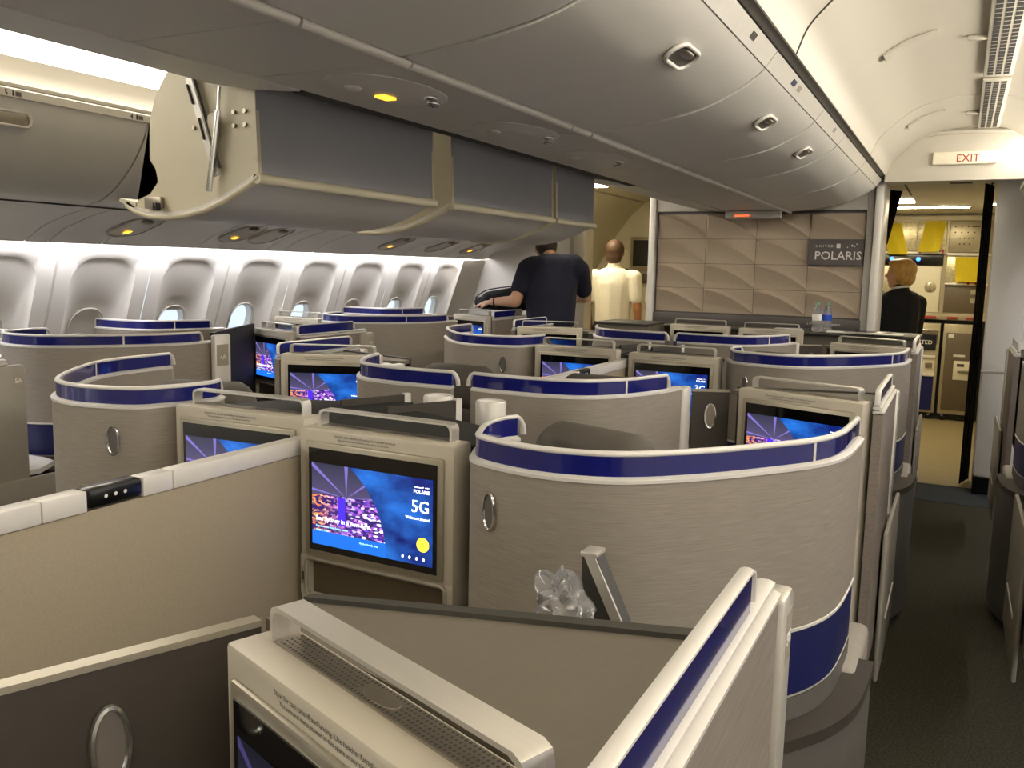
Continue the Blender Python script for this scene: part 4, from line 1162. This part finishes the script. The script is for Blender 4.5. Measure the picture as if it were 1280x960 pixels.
# ---- window column
even_seat('A', 0, 'seat shell by the left aisle below the closed window shades', 'window seats')
odd_seat('A', 0, 'window seat shell whose blue rim shows under the second window', 'window seats')
even_seat('A', 1, 'long far seat shell with blue rim below the lit windows', 'window seats')
odd_seat('A', 1, 'farthest window seat shell, its blue rim under the last windows', 'window seats')
mon_odd('A', 0, 'window seat monitor at the left picture edge', None, False)
mon_odd('A', 1, 'pale monitor console below the third open window', None, False)
mon_even('A', 0, 'lit window-side monitor next to the black partition')
mon_even('A', 1, 'far lit monitor under the bag of the man in navy')
side_console('A', -1, 'side console with the 5A placard at the left picture edge', 'window consoles')
side_console('A', 0, 'side console beside the lit window-side monitor', 'window consoles')
side_console('A', 1, 'far side console under the black bag', 'window consoles')
# ---- right window column
even_seat('L', 1, 'seat shell at the right picture edge', 'right seats')
side_console('L', 0, 'near side console at the right picture edge', 'right consoles')
side_console('L', 1, 'far side console at the right edge by the white jamb', 'right consoles')
def kill(o):
    for c in list(o.children): kill(c)
    bpy.data.objects.remove(o)
kill(SRC[0])

# black partition beside the window column monitor
bm = bmesh.new(); wall_plan(bm, [Vector((-3.19, 3.11, 0)), Vector((-3.525, 3.74, 0))], .0, 1.165, .02)
pt = tag(fin(bm, 'partition', 'darker'), 'black upright partition with an oval lamp beside the window-side monitor', 'partition')
d = Vector((-.335, .63, 0)).normalized(); oval('courtesy_lamp', (-3.26, 3.265, 1.095), d, Vector((d.y, -d.x, 0)), .045, .075, 'chrome', 'steel', pt)
bm = bmesh.new(); bx(bm, -3.09, -3.06, 3.0, 3.10, 0, 1.165, .008)
sh = tag(fin(bm, 'door_post', 'rail', None, smooth=.6), 'pale post with the 4A seat placard beside the black partition', 'post')
R90 = Matrix.Rotation(math.pi/2, 4, 'Z') @ FRONT
boxo('placard', 'cream_dark', sh, -3.061, -3.057, 3.01, 3.08, 1.02, 1.12)
fin(text_join([('4A', .032, 'CENTER', Matrix.Translation((-3.0565, 3.045, 1.05)) @ R90)]), 'seat_number', 'white_plastic', sh)

# front row counters below the quilted wall
cn = thing('front_counter', 'dark topped counter running below the quilted wall', 'counter', (-1.36, 6.4, 0))
boxo('counter_top', 'counter_rim', cn, -2.11, -.57, 6.12, 6.575, 1.105, 1.122, .004)
boxo('counter_top', 'counter_rim', cn, -.569, -.20, 6.12, 6.53, 1.105, 1.122, .004)
boxo('counter_front', 'counter', cn, -2.10, -.22, 6.16, 6.53, 0, 1.104)
boxo('side_counter', 'counter_rim', cn, -2.25, -1.86, 5.72, 6.118, 1.135, 1.148, .004)
boxo('side_front', 'counter', cn, -2.24, -1.87, 5.74, 6.115, 0, 1.134)
def flat(nm, m_, x0, x1, y0, y1, z, label, cat, rz=0):
    bm = bmesh.new(); bx(bm, -(x1-x0)/2, (x1-x0)/2, -(y1-y0)/2, (y1-y0)/2, 0, .01, .003)
    o = fin(bm, nm, m_, None, smooth=.6); o.location = ((x0+x1)/2, (y0+y1)/2, z); o.rotation_euler = (0, 0, rz)
    return tag(o, label, cat)
flat('paper_card', 'white_plastic', -1.12, -.94, 6.2, 6.3, 1.1225, 'white card lying left of the water bottles', 'card', .1)
flat('paper_card', 'white_plastic', -.77, -.62, 6.14, 6.24, 1.1225, 'white card lying right of the water bottles', 'card', -.1)
flat('tablet_cover', 'black', -.60, -.38, 6.25, 6.4, 1.1225, 'black folder lying on the front counter', 'folder', .2)
flat('headset_case', 'silver', -.66, -.30, 6.10, 6.20, 1.1225, 'grey tray lying at the counter edge', 'tray', -.05)
def bottle(x, y, z, s, label, band):
    t = thing('water_bottle', label, 'bottle', (x, y, z), 'water bottles on the front counter')
    bm = bmesh.new(); lathe(bm, (x, y, z), [(.028*s, 0), (.031*s, .006), (.031*s, .05), (.028*s, .058), (.031*s, .066), (.031*s, .12), (.028*s, .145), (.014*s, .17), (.012*s, .182)], 18)
    fin(bm, 'bottle_body', 'plastic_clear', t, smooth=.8)
    bm = bmesh.new(); lathe(bm, (x, y, z), [(.014*s, .178), (.0145*s, .196)], 14); fin(bm, 'cap', 'cap_green', t, smooth=.8)
    bm = bmesh.new(); lathe(bm, (x, y, z), [(.0316*s, .075), (.0316*s, .115)], 18); fin(bm, 'label_band', band, t, smooth=.8)
bottle(-.845, 6.22, 1.1225, 1.0, 'clear water bottle with a white band on the front counter', 'white_plastic')
bottle(-.785, 6.25, 1.1225, 1.05, 'clear water bottle with a blue band on the front counter', 'label_blue')

# left edge: tray table, bottle on it
tb = thing('tray_table', 'white tray table on a black stowage at the left picture edge', 'table', (-3.35, 2.25, 0))
bm = bmesh.new(); poly_prism(bm, [(-3.75, 2.09), (-3.22, 2.09), (-3.20, 2.20), (-3.28, 2.32), (-3.36, 2.34), (-3.60, 2.33)], .655, .675); fin(bm, 'table_top', 'white_plastic', tb)
boxo('stowage', 'black', tb, -3.70, -3.24, 2.11, 2.27, 0, .654)
boxo('edge_strip', 'rail', tb, -3.70, -3.24, 2.098, 2.109, .50, .512)
bm = bmesh.new(); lathe(bm, (-3.30, 2.18, .676), [(.03, 0), (.033, .01), (.033, .07), (.02, .09), (.03, .10), (.03, .14)], 16)
tag(fin(bm, 'glass_jar', 'plastic_clear', None, smooth=.8), 'small clear plastic jar on the white tray table', 'jar')

# table arm and crumpled clear bag beside the large shell
ar = thing('table_arm', 'slanted grey metal arm standing beside the large shell', 'arm', (-.50, 1.22, .6))
bm = bmesh.new()
vs = [bm.verts.new(v) for v in ((-.480, 1.20, .70), (-.480, 1.20, 1.072), (-.478, 1.23, .70), (-.478, 1.23, 1.072), (-.457, 1.20, 1.072), (-.28, 1.20, .70), (-.457, 1.23, 1.072), (-.28, 1.23, .70))]
for fc in ((0, 1, 4, 5), (2, 7, 6, 3), (1, 3, 6, 4), (4, 6, 7, 5), (0, 2, 3, 1), (0, 5, 7, 2)): bm.faces.new([vs[i] for i in fc])
fin(bm, 'arm_plate', 'counter_rim', ar)
bm = bmesh.new(); sweep(bm, [(-.468, 1.198, 1.074), (-.345, 1.198, .83)], .006, .022, 4); fin(bm, 'arm_face', 'silver', ar)
boxo('arm_tip', 'silver', ar, -.482, -.455, 1.196, 1.234, 1.070, 1.078, .002)
bm = bmesh.new(); ellip(bm, (0, 0, 0), (1, 1, 1), None, 4)
rnd = random.Random(3); dirs = [Vector((rnd.uniform(-1, 1), rnd.uniform(-1, 1), rnd.uniform(-1, 1))).normalized() for _ in range(40)]
for v in bm.verts:
    n_ = v.co.normalized(); h = 1.0
    for i, dd in enumerate(dirs): h += .07*math.sin(9*n_.dot(dd)+i)*(.6 if i % 2 else -.6)
    v.co = Vector((n_.x*.042*h*(1-.5*max(0, n_.z)), n_.y*.035*h, n_.z*.060*h))
bmesh.ops.translate(bm, vec=(-.497, 1.165, .995), verts=bm.verts[:])
tag(fin(bm, 'plastic_bag', 'plastic_clear', None, smooth=.5), 'crumpled clear plastic bag hanging on the slanted metal arm', 'bag')

# ================================================================== PEOPLE
def capsule(bm, p0, p1, r0, r1):
    b2 = bmesh.new()
    for p, r in ((p0, r0), (p1, r1)):
        rr = r if isinstance(r, tuple) else (r, r, r)
        ellip(b2, Vector(p), rr, None, 2)
    bmesh.ops.convex_hull(b2, input=b2.verts[:])
    bmesh.ops.delete(b2, geom=[v for v in b2.verts if not v.link_faces], context='VERTS')
    me = bpy.data.meshes.new('c'); b2.to_mesh(me); b2.free(); bm.from_mesh(me); bpy.data.meshes.remove(me)
def fused(bm, name, m_, parent, voxel=.012, smooth_it=3):
    bmesh.ops.recalc_face_normals(bm, faces=bm.faces[:])
    me = bpy.data.meshes.new(name); bm.to_mesh(me); bm.free()
    o = bpy.data.objects.new(name, me); C.objects.link(o)
    r = o.modifiers.new('r', 'REMESH'); r.mode = 'VOXEL'; r.voxel_size = voxel
    s = o.modifiers.new('s', 'SMOOTH'); s.iterations = smooth_it; s.factor = .5
    dg = bpy.context.evaluated_depsgraph_get(); m2 = bpy.data.meshes.new_from_object(o.evaluated_get(dg))
    bpy.data.objects.remove(o); m2.name = name; m2.materials.clear()
    off = Vector((0, 0, 0)); p = parent
    while p: off += Vector(p.location); p = p.parent
    m2.transform(Matrix.Translation(-off))
    o = new_obj(name, m2, m_, 3.14); o.parent = parent
    return o
def hand(bm, wrist, d, palm_n, s=1.0, curl=.5):
    """palm and five separate fingers; d along the fingers, palm_n out of the palm"""
    w_, d, n_ = Vector(wrist), Vector(d).normalized(), Vector(palm_n).normalized()
    side = d.cross(n_).normalized()
    for k in range(4):
        off = side*((k-1.5)*.019*s)
        base = w_+d*.085*s+off; L1 = (.040, .046, .043, .033)[k]*s
        capsule(bm, w_+off*.7+d*.01, base, .0125*s, .0125*s)
        a = (d+n_*curl*.6).normalized(); b = (d+n_*curl*1.6).normalized()
        m1 = base+a*L1; e = m1+b*L1*.85
        capsule(bm, base, m1, .0098*s, .0088*s); capsule(bm, m1, e, .0088*s, .0075*s)
    tb_ = w_+d*.02*s+side*.028*s; t1 = tb_+(d*.7+side*.8+n_*.3).normalized()*.04*s; t2 = t1+(d+n_*.4).normalized()*.032*s
    capsule(bm, w_+side*.012*s, tb_, .014*s, .012*s); capsule(bm, tb_, t1, .0115*s, .010*s); capsule(bm, t1, t2, .010*s, .008*s)
def head(bm, c, fwd, s=1.0):
    c, fwd = Vector(c), Vector(fwd).normalized()
    sd = Vector((fwd.y, -fwd.x, 0)).normalized()
    rot = Matrix((sd, fwd, Vector((0, 0, 1)))).transposed()
    ellip(bm, c+fwd*.0+Vector((0, 0, .025*s)), (.076*s, .095*s, .095*s), rot, 3)
    capsule(bm, c+Vector((0, 0, -.02*s))+fwd*.02*s, c+Vector((0, 0, -.088*s))+fwd*.055*s, .066*s, .034*s)   # jaw
    capsule(bm, c+fwd*.09*s+Vector((0, 0, .012*s)), c+fwd*.112*s+Vector((0, 0, -.018*s)), .011*s, .015*s)   # nose
    capsule(bm, c+fwd*.088*s+sd*.02*s+Vector((0, 0, -.048*s)), c+fwd*.088*s-sd*.02*s+Vector((0, 0, -.048*s)), .012*s, .012*s)  # lips
    for q in (-1, 1):
        ellip(bm, c+sd*q*.079*s-fwd*.005*s+Vector((0, 0, 0)), (.010*s, .020*s, .030*s), rot, 2)
def eyes(t, c, fwd, s=1.0):
    c, fwd = Vector(c), Vector(fwd).normalized(); sd = Vector((fwd.y, -fwd.x, 0)).normalized()
    for q in (-1, 1):
        bm = bmesh.new(); ellip(bm, c+fwd*.083*s+sd*q*.032*s+Vector((0, 0, .02*s)), (.009, .009, .008), None, 2); fin(bm, 'eye', 'ink', t, smooth=1)

# man in navy shirt bending over the window-side console, seen from behind
mx, my = -2.86, 6.28
pn = thing('person', 'person in a navy shirt seen from behind, bending over a black bag', 'person', (mx, my, 0))
hipz = .98
bm = bmesh.new()
for q, dx in ((-.095, -.03), (.095, .03)):
    capsule(bm, (mx+q, my, hipz-.02), (mx+q+dx, my+.02, .52), .098, .064); capsule(bm, (mx+q+dx, my+.02, .52), (mx+q+dx, my-.02, .09), .060, .042)
    capsule(bm, (mx+q+dx, my-.03, .05), (mx+q+dx, my+.14, .04), .042, .036)
capsule(bm, (mx-.09, my, hipz+.02), (mx+.09, my, hipz+.02), (.10, .11, .12), (.10, .11, .12))
capsule(bm, (mx+.02, my, hipz+.08), (mx, my+.03, 1.30), (.17, .115, .10), (.19, .125, .12))
capsule(bm, (mx, my+.03, 1.30), (mx-.01, my+.10, 1.54), (.19, .125, .12), (.19, .115, .08))
capsule(bm, (mx-.06, my+.18, 1.56), (mx-.14, my+.28, 1.62), .060, .056)
head(bm, (mx-.19, my+.33, 1.655), (-.45, .8, -.3), 1.05)
LS = Vector((mx-.22, my+.06, 1.50)); LE = Vector((mx-.245, my-.10, 1.245)); LW = Vector((mx-.47, my-.06, 1.235))
capsule(bm, LS, LE, .060, .050); capsule(bm, LE, LW, .050, .031)
hand(bm, LW, (-1, .15, -.18), (0, .3, -1), 1.12, .30)
RS = Vector((mx+.19, my+.14, 1.50)); RE = Vector((mx+.17, my+.33, 1.28)); RW = Vector((mx-.08, my+.46, 1.25))
capsule(bm, RS, RE, .060, .046); capsule(bm, RE, RW, .044, .030); hand(bm, RW, (-.9, .1, -.1), (0, 0, -1), 1.05, .35)
fused(bm, 'body', 'skin', pn, .010)
bm = bmesh.new()
capsule(bm, (mx+.02, my, hipz+.10), (mx, my+.03, 1.30), (.195, .145, .08), (.215, .15, .12))
capsule(bm, (mx, my+.03, 1.30), (mx-.01, my+.10, 1.545), (.215, .15, .12), (.205, .135, .085))
capsule(bm, LS, LS+(LE-LS)*.62, .085, .076); capsule(bm, RS, RS+(RE-RS)*.7, .083, .072)
capsule(bm, LS+Vector((.03, .02, .02)), (mx+.15, my+.12, 1.54), .085, .085)
fused(bm, 'shirt', 'shirt_navy', pn, .011, 4)
bm = bmesh.new()
capsule(bm, (mx-.09, my, hipz+.02), (mx+.09, my, hipz+.02), (.115, .125, .125), (.115, .125, .125))
for q, dx in ((-.095, -.03), (.095, .03)):
    capsule(bm, (mx+q, my, hipz-.02), (mx+q+dx, my+.02, .52), .113, .080); capsule(bm, (mx+q+dx, my+.02, .52), (mx+q+dx, my-.02, .10), .078, .066)
fused(bm, 'trousers', 'trousers_khaki', pn, .012)
bm = bmesh.new(); ellip(bm, (mx-.175, my+.305, 1.695), (.088, .102, .097), None, 3); fused(bm, 'hair', 'hair_dark', pn, .012)
bm = bmesh.new(); sweep(bm, [LW+Vector((.03+.0*a, .036*math.cos(a), .036*math.sin(a))) for a in [2*math.pi*k/16 for k in range(16)]], .008, .030, 6, closed=True)
fin(bm, 'wristwatch', 'black', pn, smooth=1)
# shoulder bag on the console
bm = bmesh.new()
capsule(bm, (-3.52, 6.52, 1.235), (-3.22, 6.58, 1.28), (.06, .10, .075), (.09, .12, .085)); capsule(bm, (-3.55, 6.48, 1.205), (-3.20, 6.52, 1.205), (.06, .09, .05), (.08, .10, .05))
capsule(bm, (-3.56, 6.42, 1.22), (-3.50, 6.40, 1.21), .045, .05)
bg_ = tag(fused(bm, 'shoulder_bag', 'bag_black', None, .012, 4), 'black soft bag under the hand of the person in navy', 'bag')
bm = bmesh.new(); sweep(bm, catmull([(-3.58, 6.38, 1.25), (-3.50, 6.42, 1.315), (-3.36, 6.46, 1.345), (-3.22, 6.48, 1.36)], 6), .022, .010, 6); fin(bm, 'strap', 'bag_black', bg_, smooth=1)

def standing(x, y, face, h, label, skin, top, bottom, hair, sleeves, arms, hairfn, headfwd=None):
    """upright figure; face = heading angle (0 looks along +Y)"""
    t = thing('person', label, 'person', (x, y, 0)); s = h/1.80
    R = Matrix.Translation((x, y, 0)) @ Matrix.Rotation(face, 4, 'Z')
    def P(a, b, c): return (R @ Vector((a*s, b*s, c*s)))
    def body(bm, g, full):
        for q in (-1, 1):
            if full or bottom:
                pass
    bm = bmesh.new()
    for q in (-1, 1):
        capsule(bm, P(q*.095, 0, .93), P(q*.10, .01, .50), .09*s, .058*s); capsule(bm, P(q*.10, .01, .50), P(q*.105, -.02, .09), .055*s, .040*s)
        capsule(bm, P(q*.11, -.04, .045), P(q*.125, .14, .035), .042*s, .034*s)
    rt_ = Matrix.Rotation(face, 3, 'Z')
    def ell_cap(p0, r0, p1, r1, g=0.0):
        b2 = bmesh.new()
        for p, r in ((p0, r0), (p1, r1)): ellip(b2, p, tuple(v*s+g for v in r), rt_, 2)
        bmesh.ops.convex_hull(b2, input=b2.verts[:]); bmesh.ops.delete(b2, geom=[v for v in b2.verts if not v.link_faces], context='VERTS')
        me = bpy.data.meshes.new('c'); b2.to_mesh(me); b2.free(); bm.from_mesh(me); bpy.data.meshes.remove(me)
    ell_cap(P(0, 0, .96), (.155, .105, .10), P(0, 0, 1.12), (.145, .10, .10)); ell_cap(P(0, 0, 1.12), (.145, .10, .1), P(0, .0, 1.36), (.165, .11, .10))
    ell_cap(P(0, 0, 1.36), (.165, .11, .1), P(0, -.01, 1.44), (.16, .08, .05))
    capsule(bm, P(0, -.01, 1.46), P(0, .01, 1.58), .062*s, .058*s)
    hf = (R.to_3x3() @ Vector((0, 1, 0))) if headfwd is None else Vector(headfwd)
    hc = P(0, .02, 1.65); head(bm, hc, hf, s*1.06)
    for (sh_, el, wr, fd) in arms:
        capsule(bm, P(*sh_), P(*el), .056*s, .043*s); capsule(bm, P(*el), P(*wr), .041*s, .028*s)
        hand(bm, P(*wr), R.to_3x3() @ Vector(fd), R.to_3x3() @ Vector((-.3 if sh_[0] > 0 else .3, .9, 0)), s, .35)
    fused(bm, 'body', skin, t, .010)
    bm = bmesh.new(); G = .022
    ell_cap(P(0, 0, .98), (.155, .105, .08), P(0, 0, 1.12), (.155, .11, .10), G); ell_cap(P(0, 0, 1.12), (.155, .11, .1), P(0, 0, 1.36), (.17, .115, .10), G)
    ell_cap(P(0, 0, 1.36), (.17, .115, .1), P(0, -.01, 1.45), (.165, .08, .05), G)
    capsule(bm, P(0, -.012, 1.47), P(0, -.005, 1.525), .074*s, .068*s)
    for (sh_, el, wr, fd) in arms:
        a, b = P(*sh_), P(*el)
        capsule(bm, P(sh_[0]*.7, sh_[1], sh_[2]+.005), a, .075*s, .077*s)
        capsule(bm, a, a+(b-a)*min(1, sleeves), .078*s, .064*s)
        if sleeves > 1: capsule(bm, b, b+(P(*wr)-b)*(sleeves-1), .060*s, .045*s)
    fused(bm, 'shirt' if sleeves < 1.2 else 'jacket', top, t, .011, 4)
    bm = bmesh.new(); ell_cap(P(0, 0, .94), (.155, .105, .08), P(0, 0, .99), (.15, .10, .05), .016)
    for q in (-1, 1):
        capsule(bm, P(q*.095, 0, .93), P(q*.10, .01, .50), .105*s, .074*s); capsule(bm, P(q*.10, .01, .50), P(q*.105, -.02, .10), .072*s, .06*s)
    fused(bm, 'trousers', bottom, t, .012)
    bm = bmesh.new(); hairfn(bm, hc, hf.normalized(), s); fused(bm, 'hair', hair, t, .010, 2)
    eyes(t, hc, hf, s)
    return t, P
def short_hair(bm, c, f, s):
    sd = Vector((f.y, -f.x, 0)).normalized(); rot = Matrix((sd, f, Vector((0, 0, 1)))).transposed()
    ellip(bm, c-f*.020*s+Vector((0, 0, .034*s)), (.094*s, .101*s, .106*s), rot, 3)
    ellip(bm, c-f*.050*s+Vector((0, 0, -.03*s)), (.082*s, .064*s, .078*s), rot, 3)
def bob_hair(bm, c, f, s):
    sd = Vector((f.y, -f.x, 0)).normalized(); rot = Matrix((sd, f, Vector((0, 0, 1)))).transposed()
    ellip(bm, c-f*.030*s+Vector((0, 0, .038*s)), (.104*s, .108*s, .098*s), rot, 3)
    ellip(bm, c-f*.048*s+Vector((0, 0, -.03*s)), (.098*s, .080*s, .085*s), rot, 3)
    ellip(bm, c+f*.035*s+Vector((0, 0, .092*s)), (.075*s, .065*s, .035*s), rot, 3)
PA = [((-.205, 0, 1.42), (-.25, -.02, 1.12), (-.24, .06, .88), (0, .1, -1)), ((.205, 0, 1.42), (.25, -.02, 1.12), (.255, .04, .87), (0, .1, -1))]
pil, PF = standing(-3.06, 8.25, .10, 1.82, 'person in a white short-sleeved uniform shirt seen from behind', 'skin_tan', 'shirt_white', 'trousers_dark', 'hair_brown', .68, PA, short_hair)
for q in (-1, 1):
    bm = bmesh.new(); capsule(bm, PF(q*.12, 0, 1.497), PF(q*.185, 0, 1.478), (.02, .03, .012), (.02, .03, .012)); fin(bm, 'shoulder_tab', 'trousers_dark', pil, smooth=1)
standing(-2.72, 8.95, -.5, 1.78, 'person in white mostly hidden behind the edge of the quilted wall', 'skin_tan', 'shirt_white', 'trousers_dark', 'hair_dark', .7, PA, short_hair)
WA = [((-.19, 0, 1.40), (-.20, .10, 1.13), (-.12, .30, 1.10), (.3, 1, .1)), ((.19, 0, 1.40), (.23, .06, 1.12), (.15, .26, 1.05), (-.2, 1, .1))]
wom, _ = standing(-.42, 7.62, .75, 1.66, 'person with short blond hair in a black jacket standing at the galley', 'skin', 'coat_black', 'trousers_dark', 'hair_blond', 1.95, WA, bob_hair, (-.9, .35, 0))
bm = bmesh.new(); sweep(bm, [wom.matrix_world.translation*0+Vector((-.42+.062*math.cos(a), 7.62+.062*math.sin(a), 1.412+.012*math.sin(a+2))) for a in [2*math.pi*k/16 for k in range(16)]], .012, .022, 6, closed=True); fin(bm, 'collar', 'white_plastic', wom, smooth=1)
standing(-.72, 8.35, 2.6, 1.66, 'person in dark clothes mostly hidden behind the blond person', 'skin_brown', 'coat_black', 'trousers_dark', 'hair_dark', 1.95, WA, bob_hair, (.6, -.8, 0))

for o in bpy.data.objects:
    if '_local' in o: del o['_local']
